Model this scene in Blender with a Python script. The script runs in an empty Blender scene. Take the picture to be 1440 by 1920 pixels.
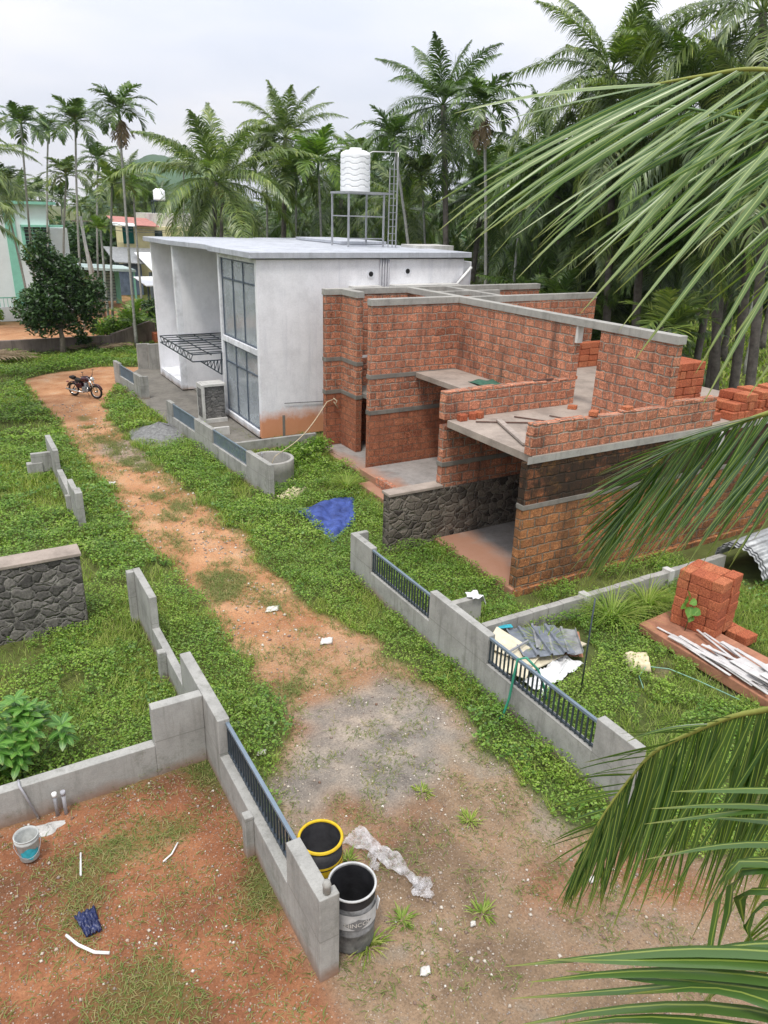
import bpy, math, random
import numpy as np
from mathutils import Vector
R = math.radians
rng = np.random.default_rng(7)
random.seed(7)
S = bpy.context.scene
C = S.collection

# ---------------------------------------------------------------- camera
cam_d = bpy.data.cameras.new('camera'); cam = bpy.data.objects.new('camera', cam_d); C.objects.link(cam)
S.camera = cam
pt, rl, yw = R(22), R(1.67), R(30.4)
F = Vector((math.sin(yw)*math.cos(pt), math.cos(yw)*math.cos(pt), -math.sin(pt)))
Rt = Vector((math.cos(yw), -math.sin(yw), 0)); Up = Rt.cross(F)
RX = Rt*math.cos(rl)+Up*math.sin(rl); UX = Up*math.cos(rl)-Rt*math.sin(rl)
from mathutils import Matrix
M = Matrix((RX, UX, -F)).transposed().to_4x4(); M.translation = (0, 0, 8)
cam.matrix_world = M
cam_d.sensor_fit = 'VERTICAL'; cam_d.sensor_height = 36; cam_d.lens = 26.0
cam_d.clip_start = 0.05; cam_d.clip_end = 6000
S.render.resolution_x = 768; S.render.resolution_y = 1024

# ---------------------------------------------------------------- world: overcast, brighter towards the zenith
W = bpy.data.worlds.new('World'); S.world = W; W.use_nodes = True
nt = W.node_tree; nt.nodes.clear()
def nd(nt, t, **k):
    n = nt.nodes.new(t)
    for a, v in k.items(): setattr(n, a, v)
    return n
SUN_EL, SUN_AZ = 66, 222       # degrees, azimuth clockwise from +Y
wo = nd(nt, 'ShaderNodeOutputWorld'); bg = nd(nt, 'ShaderNodeBackground')
sky = nd(nt, 'ShaderNodeTexSky'); sky.sky_type = 'NISHITA'; sky.sun_disc = False
sky.sun_elevation = R(SUN_EL); sky.sun_rotation = R(SUN_AZ); sky.dust_density = 4; sky.air_density = 1.2
tc = nd(nt, 'ShaderNodeTexCoord'); sp = nd(nt, 'ShaderNodeSeparateXYZ'); nt.links.new(tc.outputs['Generated'], sp.inputs[0])
cr = nd(nt, 'ShaderNodeMapRange'); cr.inputs[1].default_value = 0.0; cr.inputs[2].default_value = 1.0
cr.inputs[3].default_value = 7.6; cr.inputs[4].default_value = 17.0
nt.links.new(sp.outputs[2], cr.inputs[0])
mp = nd(nt, 'ShaderNodeMapping'); mp.inputs['Scale'].default_value = (2.2, 2.2, 7.5)
mp.inputs['Location'].default_value = (1.3, 0.4, 0.2)
nt.links.new(tc.outputs['Generated'], mp.inputs[0])
nz = nd(nt, 'ShaderNodeTexNoise'); nz.inputs['Scale'].default_value = 1.2; nz.inputs['Detail'].default_value = 7; nz.inputs['Roughness'].default_value = .5
nt.links.new(mp.outputs[0], nz.inputs[0])
rp = nd(nt, 'ShaderNodeValToRGB'); e = rp.color_ramp.elements
e[0].position = .33; e[0].color = (.78, .82, .925, 1)
e[1].position = .70; e[1].color = (1.0, .985, 1.0, 1)
x = e.new(.5); x.color = (.875, .895, .975, 1)
nt.links.new(nz.outputs[0], rp.inputs[0])
mu = nd(nt, 'ShaderNodeMix', data_type='RGBA', blend_type='MULTIPLY'); mu.inputs[0].default_value = 1
cmb = nd(nt, 'ShaderNodeCombineXYZ')
for i in range(3): nt.links.new(cr.outputs[0], cmb.inputs[i])
nt.links.new(rp.outputs[0], mu.inputs[6]); nt.links.new(cmb.outputs[0], mu.inputs[7])
mx = nd(nt, 'ShaderNodeMix', data_type='RGBA'); mx.inputs[0].default_value = .9
nt.links.new(sky.outputs[0], mx.inputs[6]); nt.links.new(mu.outputs[2], mx.inputs[7])
nt.links.new(mx.outputs[2], bg.inputs[0]); bg.inputs[1].default_value = .125
nt.links.new(bg.outputs[0], wo.inputs[0])

sd = bpy.data.lights.new('sun', 'SUN'); sd.energy = 2.4; sd.angle = R(10); sd.color = (1, .96, .9)
so = bpy.data.objects.new('sun', sd); C.objects.link(so)
dv = Vector((math.sin(R(SUN_AZ))*math.cos(R(SUN_EL)), math.cos(R(SUN_AZ))*math.cos(R(SUN_EL)), math.sin(R(SUN_EL))))
so.rotation_euler = dv.to_track_quat('Z', 'Y').to_euler(); so.location = (0, -20, 40)
V = S.view_settings; V.view_transform = 'Standard'; V.look = 'None'; V.gamma = 1; V.exposure = 0.0
S.render.engine = 'CYCLES'
S.cycles.max_bounces = 6; S.cycles.transparent_max_bounces = 12; S.cycles.diffuse_bounces = 3; S.cycles.transmission_bounces = 4

# ---------------------------------------------------------------- materials
MATS = {}
def newmat(name):
    m = bpy.data.materials.new(name); m.use_nodes = True; MATS[name] = m
    nt = m.node_tree; b = nt.nodes['Principled BSDF']; b.inputs['Specular IOR Level'].default_value = .25
    return m, nt, b
def ramp(nt, src, stops):
    r = nd(nt, 'ShaderNodeValToRGB'); el = r.color_ramp.elements
    while len(el) < len(stops): el.new(.5)
    for q, (p, c) in zip(el, stops): q.position = p; q.color = (*c, 1) if len(c) == 3 else c
    nt.links.new(src, r.inputs[0]); return r.outputs[0]
def noise(nt, scale, detail=5, rough=.6, vec=None, dist=0):
    n = nd(nt, 'ShaderNodeTexNoise'); n.inputs['Scale'].default_value = scale; n.inputs['Detail'].default_value = detail
    n.inputs['Roughness'].default_value = rough; n.inputs['Distortion'].default_value = dist
    if vec is not None: nt.links.new(vec, n.inputs[0])
    return n.outputs[0]
def mixc(nt, f, a, b, mode='MIX'):
    m = nd(nt, 'ShaderNodeMix', data_type='RGBA', blend_type=mode)
    for i, v in ((0, f), (6, a), (7, b)):
        if isinstance(v, (int, float)): m.inputs[i].default_value = v
        elif isinstance(v, tuple): m.inputs[i].default_value = (*v, 1)
        else: nt.links.new(v, m.inputs[i])
    return m.outputs[2]
def math_(nt, op, a, b=0):
    m = nd(nt, 'ShaderNodeMath', operation=op)
    for i, v in ((0, a), (1, b)):
        if isinstance(v, (int, float)): m.inputs[i].default_value = v
        else: nt.links.new(v, m.inputs[i])
    return m.outputs[0]
def mrange(nt, v, a, b, c=0, d=1):
    m = nd(nt, 'ShaderNodeMapRange'); nt.links.new(v, m.inputs[0])
    for i, q in enumerate((a, b, c, d)): m.inputs[i+1].default_value = q
    return m.outputs[0]
def bump(nt, b, h, strength=.5, dist=.02):
    n = nd(nt, 'ShaderNodeBump'); n.inputs['Strength'].default_value = strength; n.inputs['Distance'].default_value = dist
    nt.links.new(h, n.inputs['Height']); nt.links.new(n.outputs[0], b.inputs['Normal'])
def pos(nt): return nd(nt, 'ShaderNodeNewGeometry').outputs['Position']
def uvn(nt): return nd(nt, 'ShaderNodeTexCoord').outputs['UV']
def rnd(nt): return nd(nt, 'ShaderNodeNewGeometry').outputs['Random Per Island']

def simple(name, col, rough=.7, var=.25, scale=3, metal=0, bmp=.15, spec=.25, fine=40):
    m, nt, b = newmat(name)
    p = pos(nt)
    n1 = noise(nt, scale, 6, .65, p)
    lo = tuple(max(0, c*(1-var)) for c in col); hi = tuple(min(1, c*(1+var)) for c in col)
    c = ramp(nt, n1, [(.3, lo), (.7, hi)])
    nt.links.new(c, b.inputs['Base Color']); b.inputs['Roughness'].default_value = rough
    b.inputs['Metallic'].default_value = metal; b.inputs['Specular IOR Level'].default_value = spec
    if bmp: bump(nt, b, noise(nt, fine, 4, .6, p), bmp, .01)
    return m

def concrete(name, base, stain, rough=.9, streak=.5, con=.34):
    m, nt, b = newmat(name); p = pos(nt)
    a = ramp(nt, noise(nt, 1.3, 8, .72, p), [(.3, tuple(c*(1-con) for c in base)), (.5, base), (.7, tuple(min(1, c*(1+con*.65)) for c in base))])
    mpp = nd(nt, 'ShaderNodeMapping'); mpp.inputs['Scale'].default_value = (5, 5, .5); nt.links.new(p, mpp.inputs[0])
    s = mrange(nt, noise(nt, 1, 6, .65, mpp.outputs[0]), .52, .72)
    c = mixc(nt, math_(nt, 'MULTIPLY', s, streak), a, stain)
    f = mrange(nt, noise(nt, 45, 4, .7, p), .3, .75, .86, 1.08)
    cc = nd(nt, 'ShaderNodeCombineXYZ')
    for i in range(3): nt.links.new(f, cc.inputs[i])
    c = mixc(nt, 1.0, c, cc.outputs[0], 'MULTIPLY')
    nt.links.new(c, b.inputs['Base Color']); b.inputs['Roughness'].default_value = rough
    bump(nt, b, noise(nt, 25, 6, .7, p), .35, .008)
    return m, nt, b, c

concrete('cement', (.35, .34, .31), (.17, .165, .15))
concrete('cement_pale', (.55, .54, .51), (.33, .32, .29))
concrete('cement_dark', (.2, .185, .16), (.08, .075, .06))
concrete('slab_floor', (.34, .285, .24), (.18, .14, .11), streak=.3)
concrete('roof_paint', (.46, .48, .52), (.30, .31, .33), streak=.7, con=.25)
# compound wall cement, muddy where it meets the soil
def muddy(name, base, stain, mud, h0, h1, streak=.4, con=.34, joint=0, fine=0):
    m, nt, b, c = concrete(name, base, stain, streak=streak, con=con)
    z = nd(nt, 'ShaderNodeSeparateXYZ'); nt.links.new(pos(nt), z.inputs[0])
    h = math_(nt, 'ADD', z.outputs[2], math_(nt, 'MULTIPLY', noise(nt, 1.6, 8, .72 if fine else .6, pos(nt)), h1))
    f = mrange(nt, h, h0+h1*.9, h0+h1*.35)
    if joint:
        dz = math_(nt, 'ABSOLUTE', math_(nt, 'SUBTRACT', z.outputs[2], math_(nt, 'ADD', math_(nt, 'MULTIPLY', noise(nt, 2, 3, .5, pos(nt)), .02), joint)))
        c = mixc(nt, mrange(nt, dz, .012, .004, 0, .5), c, stain)
        alg = mrange(nt, math_(nt, 'ADD', noise(nt, 2.4, 8, .75, pos(nt)), math_(nt, 'MULTIPLY', z.outputs[2], -.12)), .50, .62)
        c = mixc(nt, math_(nt, 'MULTIPLY', alg, .45), c, (.12, .125, .09))
    c2 = mixc(nt, math_(nt, 'MULTIPLY', f, .85), c, mud)
    nt.links.new(c2, b.inputs['Base Color'])
muddy('wall_cement', (.34, .335, .31), (.15, .148, .125), (.24, .13, .075), .0, .45, streak=.65, joint=.6)
muddy('white_wall', (.80, .80, .82), (.64, .65, .68), (.52, .30, .16), .02, .5, streak=.45, con=.13)
muddy('white_wall_stained', (.80, .80, .82), (.62, .63, .67), (.58, .19, .035), .85, .9, streak=.55, con=.16, fine=.45)
muddy('white_trim', (.76, .77, .80), (.5, .49, .46), (.30, .22, .16), .15, .45, streak=.55)
muddy('old_wall', (.20, .16, .14), (.05, .045, .04), (.07, .08, .04), .0, .5, streak=.8)

def laterite(name, c1, c2, mortar, dirt, dirtcol, moss=0, dist=.10, bw=.36, rh=.235, msz=.024, mossc=(.028, .022, .015), ochre=.45, mth=.47):
    m, nt, b = newmat(name); uv = uvn(nt)
    wob = nd(nt, 'ShaderNodeTexNoise'); wob.inputs['Scale'].default_value = 5.2; wob.inputs['Detail'].default_value = 3
    nt.links.new(uv, wob.inputs[0])
    vm = nd(nt, 'ShaderNodeVectorMath', operation='MULTIPLY_ADD')
    nt.links.new(wob.outputs['Color'], vm.inputs[0]); vm.inputs[1].default_value = (dist, dist, 0); nt.links.new(uv, vm.inputs[2])
    br = nd(nt, 'ShaderNodeTexBrick'); nt.links.new(vm.outputs[0], br.inputs[0])
    br.inputs['Scale'].default_value = 1; br.inputs['Brick Width'].default_value = bw; br.inputs['Row Height'].default_value = rh
    br.inputs['Mortar Size'].default_value = msz; br.inputs['Mortar Smooth'].default_value = .75; br.inputs['Bias'].default_value = -.1
    br.inputs['Color1'].default_value = (*c1, 1); br.inputs['Color2'].default_value = (*c2, 1); br.inputs['Mortar'].default_value = (0, 0, 0, 1)
    # second brick tint at block frequency
    pits = noise(nt, 26, 6, .8, uv)
    pc = ramp(nt, pits, [(.36, (.22, .17, .15)), (.46, (.75, .68, .62)), (.55, (1.15, 1.1, 1.05)), (.64, (2.1, 2.1, 1.9))])
    col = mixc(nt, 1.0, br.outputs['Color'], pc, 'MULTIPLY')
    mid = ramp(nt, noise(nt, 9, 6, .75, uv), [(.32, (.42, .37, .35)), (.5, (1, 1, 1)), (.68, (1.6, 1.65, 1.7))])
    col = mixc(nt, 1.0, col, mid, 'MULTIPLY')
    big = mrange(nt, noise(nt, .9, 5, .6, uv), .35, .7)
    col = mixc(nt, math_(nt, 'MULTIPLY', big, .35), col, tuple(v*1.35 for v in c1))
    # smeared mortar, breaks up the joints
    sm = mrange(nt, noise(nt, 6.5, 8, .8, uv), .57, .68)
    mfac = math_(nt, 'MAXIMUM', math_(nt, 'MULTIPLY', br.outputs['Fac'], mrange(nt, noise(nt, 3.5, 6, .7, uv), .32, .54, .25, .95)), math_(nt, 'MULTIPLY', sm, .42))
    mcol = mixc(nt, 1.0, mortar, ramp(nt, noise(nt, 20, 3, .7, uv), [(.3, (.65, .65, .65)), (.7, (1.2, 1.2, 1.2))]), 'MULTIPLY')
    col = mixc(nt, mfac, col, mcol)
    mp_ = nd(nt, 'ShaderNodeMapping'); mp_.inputs['Scale'].default_value = (2.3, .35, 1); nt.links.new(uv, mp_.inputs[0])
    st = mrange(nt, noise(nt, 1, 7, .7, mp_.outputs[0]), .5, .68)
    col = mixc(nt, math_(nt, 'MULTIPLY', st, dirt), col, dirtcol)
    if moss:
        mm = mrange(nt, noise(nt, .7, 8, .75, uv), mth, mth+.1)
        col = mixc(nt, math_(nt, 'MULTIPLY', mm, moss), col, mossc)
        m2 = mrange(nt, noise(nt, 1.4, 8, .8, uv), .55, .63)
        col = mixc(nt, math_(nt, 'MULTIPLY', m2, ochre), col, (.36, .17, .045))
    nt.links.new(col, b.inputs['Base Color']); b.inputs['Roughness'].default_value = .95
    hh = math_(nt, 'ADD', math_(nt, 'MULTIPLY', pits, .6), math_(nt, 'MULTIPLY', br.outputs['Fac'], -.7))
    bump(nt, b, hh, 1.0, .035)
    return m
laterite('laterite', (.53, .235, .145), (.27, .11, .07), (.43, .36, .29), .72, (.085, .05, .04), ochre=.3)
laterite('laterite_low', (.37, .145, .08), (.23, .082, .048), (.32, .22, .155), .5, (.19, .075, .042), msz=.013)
laterite('laterite_moss', (.40, .18, .075), (.20, .085, .04), (.30, .24, .17), .55, (.06, .042, .026), moss=.5, ochre=.55)
laterite('laterite_black', (.27, .11, .05), (.13, .055, .032), (.12, .10, .075), .9, (.022, .018, .013), moss=.92, mossc=(.03, .022, .015), ochre=.3, mth=.40)
def block_mat():
    m, nt, b = newmat('laterite_block'); p = pos(nt)
    oi = nd(nt, 'ShaderNodeObjectInfo').outputs['Random']
    base = ramp(nt, oi, [(0, (.36, .105, .055)), (.5, (.43, .13, .065)), (1, (.47, .17, .085))])
    pits = noise(nt, 38, 4, .75, p)
    pc = ramp(nt, pits, [(.33, (.35, .3, .3)), (.48, (.9, .85, .8)), (.6, (1.1, 1.1, 1.05)), (.7, (2.0, 2.0, 1.8))])
    nt.links.new(mixc(nt, 1.0, base, pc, 'MULTIPLY'), b.inputs['Base Color']); b.inputs['Roughness'].default_value = .95
    bump(nt, b, pits, .9, .02)
block_mat()
def rubble(name, scale, stone_a, stone_b, mortar, sz=(1, 1, 1)):
    m, nt, b = newmat(name); uv = uvn(nt)
    wob = nd(nt, 'ShaderNodeTexNoise'); wob.inputs['Scale'].default_value = 4; nt.links.new(uv, wob.inputs[0])
    vm = nd(nt, 'ShaderNodeVectorMath', operation='MULTIPLY_ADD')
    nt.links.new(wob.outputs['Color'], vm.inputs[0]); vm.inputs[1].default_value = (.26, .22, 0); nt.links.new(uv, vm.inputs[2])
    mpv = nd(nt, 'ShaderNodeMapping'); mpv.inputs['Scale'].default_value = sz; nt.links.new(vm.outputs[0], mpv.inputs[0])
    v1 = nd(nt, 'ShaderNodeTexVoronoi', feature='DISTANCE_TO_EDGE'); v1.inputs['Scale'].default_value = scale
    v2 = nd(nt, 'ShaderNodeTexVoronoi', feature='F1'); v2.inputs['Scale'].default_value = scale
    for v in (v1, v2): nt.links.new(mpv.outputs[0], v.inputs[0])
    sx = nd(nt, 'ShaderNodeSeparateColor'); nt.links.new(v2.outputs['Color'], sx.inputs[0])
    col = ramp(nt, sx.outputs[0], [(0, stone_a), (1, stone_b)])
    fn = noise(nt, 22, 6, .75, uv)
    col = mixc(nt, 1.0, col, ramp(nt, fn, [(.3, (.45, .45, .45)), (.55, (1, 1, 1)), (.75, (1.7, 1.65, 1.6))]), 'MULTIPLY')
    mf = mrange(nt, math_(nt, 'ADD', v1.outputs['Distance'], math_(nt, 'MULTIPLY', noise(nt, 9, 3, .6, uv), .12)), .11, .06)
    col = mixc(nt, math_(nt, 'MULTIPLY', mf, mrange(nt, noise(nt, 3, 5, .7, uv), .35, .6, .15, .85)), col, mortar)
    nt.links.new(col, b.inputs['Base Color']); b.inputs['Roughness'].default_value = .9
    bump(nt, b, math_(nt, 'ADD', mrange(nt, v1.outputs['Distance'], 0, .16), math_(nt, 'MULTIPLY', fn, .4)), .9, .04)
rubble('basalt_rubble', 4.2, (.06, .05, .042), (.21, .18, .145), (.28, .26, .22), (1, 1.35, 1))
rubble('slate_rubble', 4.0, (.075, .07, .063), (.20, .185, .165), (.30, .285, .25), (1, 1.45, 1))
rubble('grey_cladding', 5.0, (.12, .12, .115), (.25, .24, .225), (.13, .13, .125), (1, 1.6, 1))

def leafmat(name, cols, trans=.25, rough=.5, spec=.35, midrib=None, big=None):
    m = bpy.data.materials.new(name); m.use_nodes = True; MATS[name] = m
    nt = m.node_tree; b = nt.nodes['Principled BSDF']; out = nt.nodes['Material Output']
    n = len(cols)
    c = ramp(nt, rnd(nt), [(i/(n-1), cols[i]) for i in range(n)])
    if big:
        c = mixc(nt, mrange(nt, noise(nt, big[0], 4, .6, pos(nt)), .4, .62), c, mixc(nt, 1.0, c, big[1], 'MULTIPLY'))
    if midrib:
        u = nd(nt, 'ShaderNodeSeparateXYZ'); nt.links.new(uvn(nt), u.inputs[0])
        d = math_(nt, 'ABSOLUTE', math_(nt, 'SUBTRACT', u.outputs[0], .5))
        c = mixc(nt, mrange(nt, d, .085, .045), c, midrib)
        c = mixc(nt, mrange(nt, u.outputs[1], .8, 1.0, 0, .55), c, (.30, .27, .06))
    nt.links.new(c, b.inputs['Base Color']); b.inputs['Roughness'].default_value = rough; b.inputs['Specular IOR Level'].default_value = spec
    t = nd(nt, 'ShaderNodeBsdfTranslucent'); nt.links.new(mixc(nt, 1.0, c, (1.5, 1.9, .6), 'MULTIPLY'), t.inputs[0])
    ms = nd(nt, 'ShaderNodeMixShader'); ms.inputs[0].default_value = trans
    nt.links.new(b.outputs[0], ms.inputs[1]); nt.links.new(t.outputs[0], ms.inputs[2]); nt.links.new(ms.outputs[0], out.inputs[0])
leafmat('herb_leaf', [(.06, .10, .014), (.12, .20, .022), (.19, .31, .034), (.27, .41, .052), (.32, .42, .09), (.24, .30, .08)], .3, .5, .35, big=(.7, (.6, .72, .75)))
leafmat('weed_leaf', [(.05, .12, .018), (.08, .17, .028), (.13, .24, .04), (.20, .32, .06)], .28, .42, .45, big=(.9, (1.3, 1.25, 1.1)))
leafmat('grass_blade', [(.10, .165, .022), (.16, .25, .035), (.24, .33, .06), (.34, .37, .12)], .3, .6, .25, big=(.6, (1.25, 1.1, 1.1)))
leafmat('dry_grass', [(.08, .13, .025), (.14, .19, .045), (.22, .23, .08), (.32, .26, .12)], .2, .7, .2)
leafmat('palm_leaf', [(.045, .08, .024), (.08, .125, .036), (.12, .17, .05), (.19, .23, .075)], .2, .38, .6, big=(.7, (1.7, 1.6, 1.1)))
leafmat('palm_leaf_dark', [(.028, .058, .016), (.048, .09, .023), (.07, .12, .03), (.11, .165, .045)], .18, .38, .6, big=(.7, (1.7, 1.6, 1.1)))
leafmat('palm_leaf_light', [(.07, .13, .025), (.11, .19, .035), (.17, .27, .045), (.22, .30, .06)], .25, .42, .5)
leafmat('dead_leaf', [(.16, .11, .06), (.22, .16, .10), (.30, .24, .15)], .1, .8, .2)
leafmat('tree_leaf', [(.018, .045, .012), (.03, .07, .018), (.05, .105, .028), (.085, .15, .045)], .18, .42, .4)
leafmat('near_frond_leaf', [(.045, .10, .025), (.065, .13, .032), (.09, .155, .04)], .28, .33, .6, midrib=(.28, .34, .08))
leafmat('near_frond_pale', [(.15, .22, .09), (.20, .27, .12), (.12, .19, .065)], .28, .33, .6, midrib=(.40, .46, .20))
leafmat('near_frond_dark', [(.035, .08, .02), (.05, .105, .026), (.075, .135, .03)], .25, .33, .6, midrib=(.28, .36, .07))
leafmat('near_frond_yellow', [(.16, .22, .05), (.20, .26, .06)], .2, .35, .6, midrib=(.5, .5, .12))
leafmat('shrub_leaf', [(.06, .16, .025), (.09, .22, .035), (.15, .32, .05)], .25, .4, .5, midrib=(.2, .36, .08))

simple('rachis', (.27, .29, .07), .5, .2)
simple('palm_trunk', (.13, .115, .10), .9, .45, 4, bmp=.5)
simple('areca_trunk', (.30, .30, .27), .85, .3, 8, bmp=.4)
simple('crownshaft', (.09, .16, .05), .5, .2)
simple('bark', (.24, .20, .165), .95, .3, 8, bmp=.6)
simple('coconut_husk', (.24, .24, .07), .6, .3)
simple('steel_grey', (.045, .06, .075), .4, .2, metal=.3, bmp=0, spec=.5)
simple('rail_blue', (.17, .22, .27), .4, .15, metal=.2, bmp=0, spec=.5)
simple('frame_dark', (.07, .095, .13), .4, .15, bmp=0, spec=.5)
simple('galvanised', (.40, .41, .43), .45, .2, metal=.5, bmp=.05)
simple('tin_sheet', (.30, .31, .31), .5, .4, 5, metal=.3, bmp=.1)
simple('tin_blue', (.19, .21, .24), .5, .3, 5, metal=.2, bmp=.1)
simple('tin_red', (.42, .18, .15), .6, .3, 3)
simple('pvc_white', (.75, .75, .73), .45, .12, bmp=0, spec=.4)
simple('pvc_grey', (.36, .36, .38), .5, .15, bmp=0)
simple('tank_white', (.85, .86, .87), .45, .06, bmp=0)
simple('white_plastic', (.7, .7, .7), .5, .15, 6)
simple('cream_sheet', (.60, .54, .40), .5, .25, 4)
simple('paper_white', (.6, .57, .52), .8, .15, 8)
simple('sack_cream', (.58, .50, .33), .9, .25, 9, bmp=.5)
simple('blue_tarp_mat', (.045, .075, .25), .55, .55, 2.5, bmp=.3)
simple('navy_plastic', (.012, .02, .08), .35, .4, 20, bmp=.3, spec=.5)
simple('hose_green', (.03, .23, .14), .4, .15, bmp=0, spec=.5)
simple('hose_pale', (.20, .36, .27), .5, .2, bmp=0)
simple('rope_fibre', (.52, .44, .30), .9, .2, 20)
simple('black_metal', (.012, .012, .013), .35, .3, bmp=0, spec=.5)
simple('rubber', (.015, .015, .015), .85, .3, bmp=0)
simple('chrome', (.6, .58, .55), .18, .1, metal=1, bmp=0)
simple('maroon_paint', (.05, .01, .014), .25, .2, bmp=0, spec=.6)
simple('seat_leather', (.02, .017, .015), .6, .2, bmp=0)
simple('glass_lamp', (.75, .77, .78), .12, .05, bmp=0, spec=.8)
simple('drum_yellow', (.62, .42, .02), .5, .2, 8, bmp=.1)
simple('drum_black', (.025, .025, .028), .5, .5, 6, bmp=.2)
simple('drum_grey', (.17, .17, .168), .65, .6, 7, bmp=.2)
simple('drum_band', (.47, .47, .46), .7, .25, 7, bmp=.1)
simple('drum_mark', (.17, .17, .17), .7, .3, 9, bmp=.1)
simple('bucket_grey', (.43, .44, .42), .6, .25, 9, bmp=.1)
simple('bucket_print', (.04, .33, .40), .6, .3, 20, bmp=0)
simple('water_dark', (.02, .02, .018), .1, .2, bmp=0, spec=.6)
simple('mint_trim', (.27, .60, .47), .7, .1, bmp=0)
simple('mint_wall', (.76, .80, .80), .8, .06, 1)
simple('yellow_wall', (.72, .64, .37), .8, .12, 1.5)
simple('green_cloth', (.005, .11, .09), .8, .2)
simple('window_dark', (.05, .07, .07), .25, .4, bmp=0, spec=.6)
simple('interior_wall', (.75, .75, .75), .8, .1, 2)
simple('blue_sheet', (.14, .18, .25), .6, .35, 2)
simple('gate_metal', (.45, .55, .52), .5, .1, bmp=0)
simple('pvc_strip', (.52, .50, .485), .5, .2, 4, bmp=.1)
simple('laterite_dust', (.42, .20, .11), .95, .35, 2.5, bmp=.5)
simple('old_plank', (.33, .155, .095), .9, .35, 3, bmp=.4)
simple('rusty_iron', (.11, .06, .045), .8, .3, 9)
simple('grey_wood', (.34, .29, .25), .85, .25, 7, bmp=.3)
simple('gravel_grey', (.19, .19, .185), .95, .45, 9, bmp=1, fine=60)
simple('pebble', (.45, .40, .34), .9, .45, 3)
simple('green_mat', (.05, .13, .09), .7, .4, 8)
simple('far_hill', (.05, .10, .045), .9, .4, .02, bmp=0)
# cement floor with red laterite dust washed over its front edge
def floor_mat():
    m, nt, b, c = concrete('dusty_floor', (.30, .28, .26), (.18, .16, .14))
    s = nd(nt, 'ShaderNodeSeparateXYZ'); nt.links.new(pos(nt), s.inputs[0])
    d = math_(nt, 'ADD', s.outputs[0], math_(nt, 'MULTIPLY', noise(nt, 1.1, 5, .6, pos(nt)), 1.4))
    nt.links.new(mixc(nt, mrange(nt, d, 12.15, 11.5, 0, .8), c, (.36, .165, .09)), b.inputs['Base Color'])
floor_mat()
# window glass, pale reflections and the light room behind painted into its colour
def glass():
    m = bpy.data.materials.new('painted_reflection_glass'); m.use_nodes = True; MATS['painted_reflection_glass'] = m
    nt = m.node_tree; b = nt.nodes['Principled BSDF']; out = nt.nodes['Material Output']
    c = ramp(nt, noise(nt, 1.2, 7, .65, pos(nt)), [(.35, (.50, .52, .54)), (.6, (.74, .76, .78))])
    nt.links.new(c, b.inputs['Base Color']); b.inputs['Roughness'].default_value = .08; b.inputs['Specular IOR Level'].default_value = .8
    t = nd(nt, 'ShaderNodeBsdfTransparent'); t.inputs[0].default_value = (.85, .9, .92, 1)
    ms = nd(nt, 'ShaderNodeMixShader'); ms.inputs[0].default_value = .62
    nt.links.new(b.outputs[0], ms.inputs[1]); nt.links.new(t.outputs[0], ms.inputs[2]); nt.links.new(ms.outputs[0], out.inputs[0])
glass()
def film():
    m = bpy.data.materials.new('clear_film'); m.use_nodes = True; MATS['clear_film'] = m
    nt = m.node_tree; b = nt.nodes['Principled BSDF']; out = nt.nodes['Material Output']
    b.inputs['Base Color'].default_value = (.62, .60, .60, 1); b.inputs['Roughness'].default_value = .2; b.inputs['Specular IOR Level'].default_value = .8
    t = nd(nt, 'ShaderNodeBsdfTransparent')
    ms = nd(nt, 'ShaderNodeMixShader'); nt.links.new(mrange(nt, noise(nt, 9, 4, .6, pos(nt)), .35, .65, .3, .85), ms.inputs[0])
    nt.links.new(b.outputs[0], ms.inputs[1]); nt.links.new(t.outputs[0], ms.inputs[2]); nt.links.new(ms.outputs[0], out.inputs[0])
film()

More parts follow.
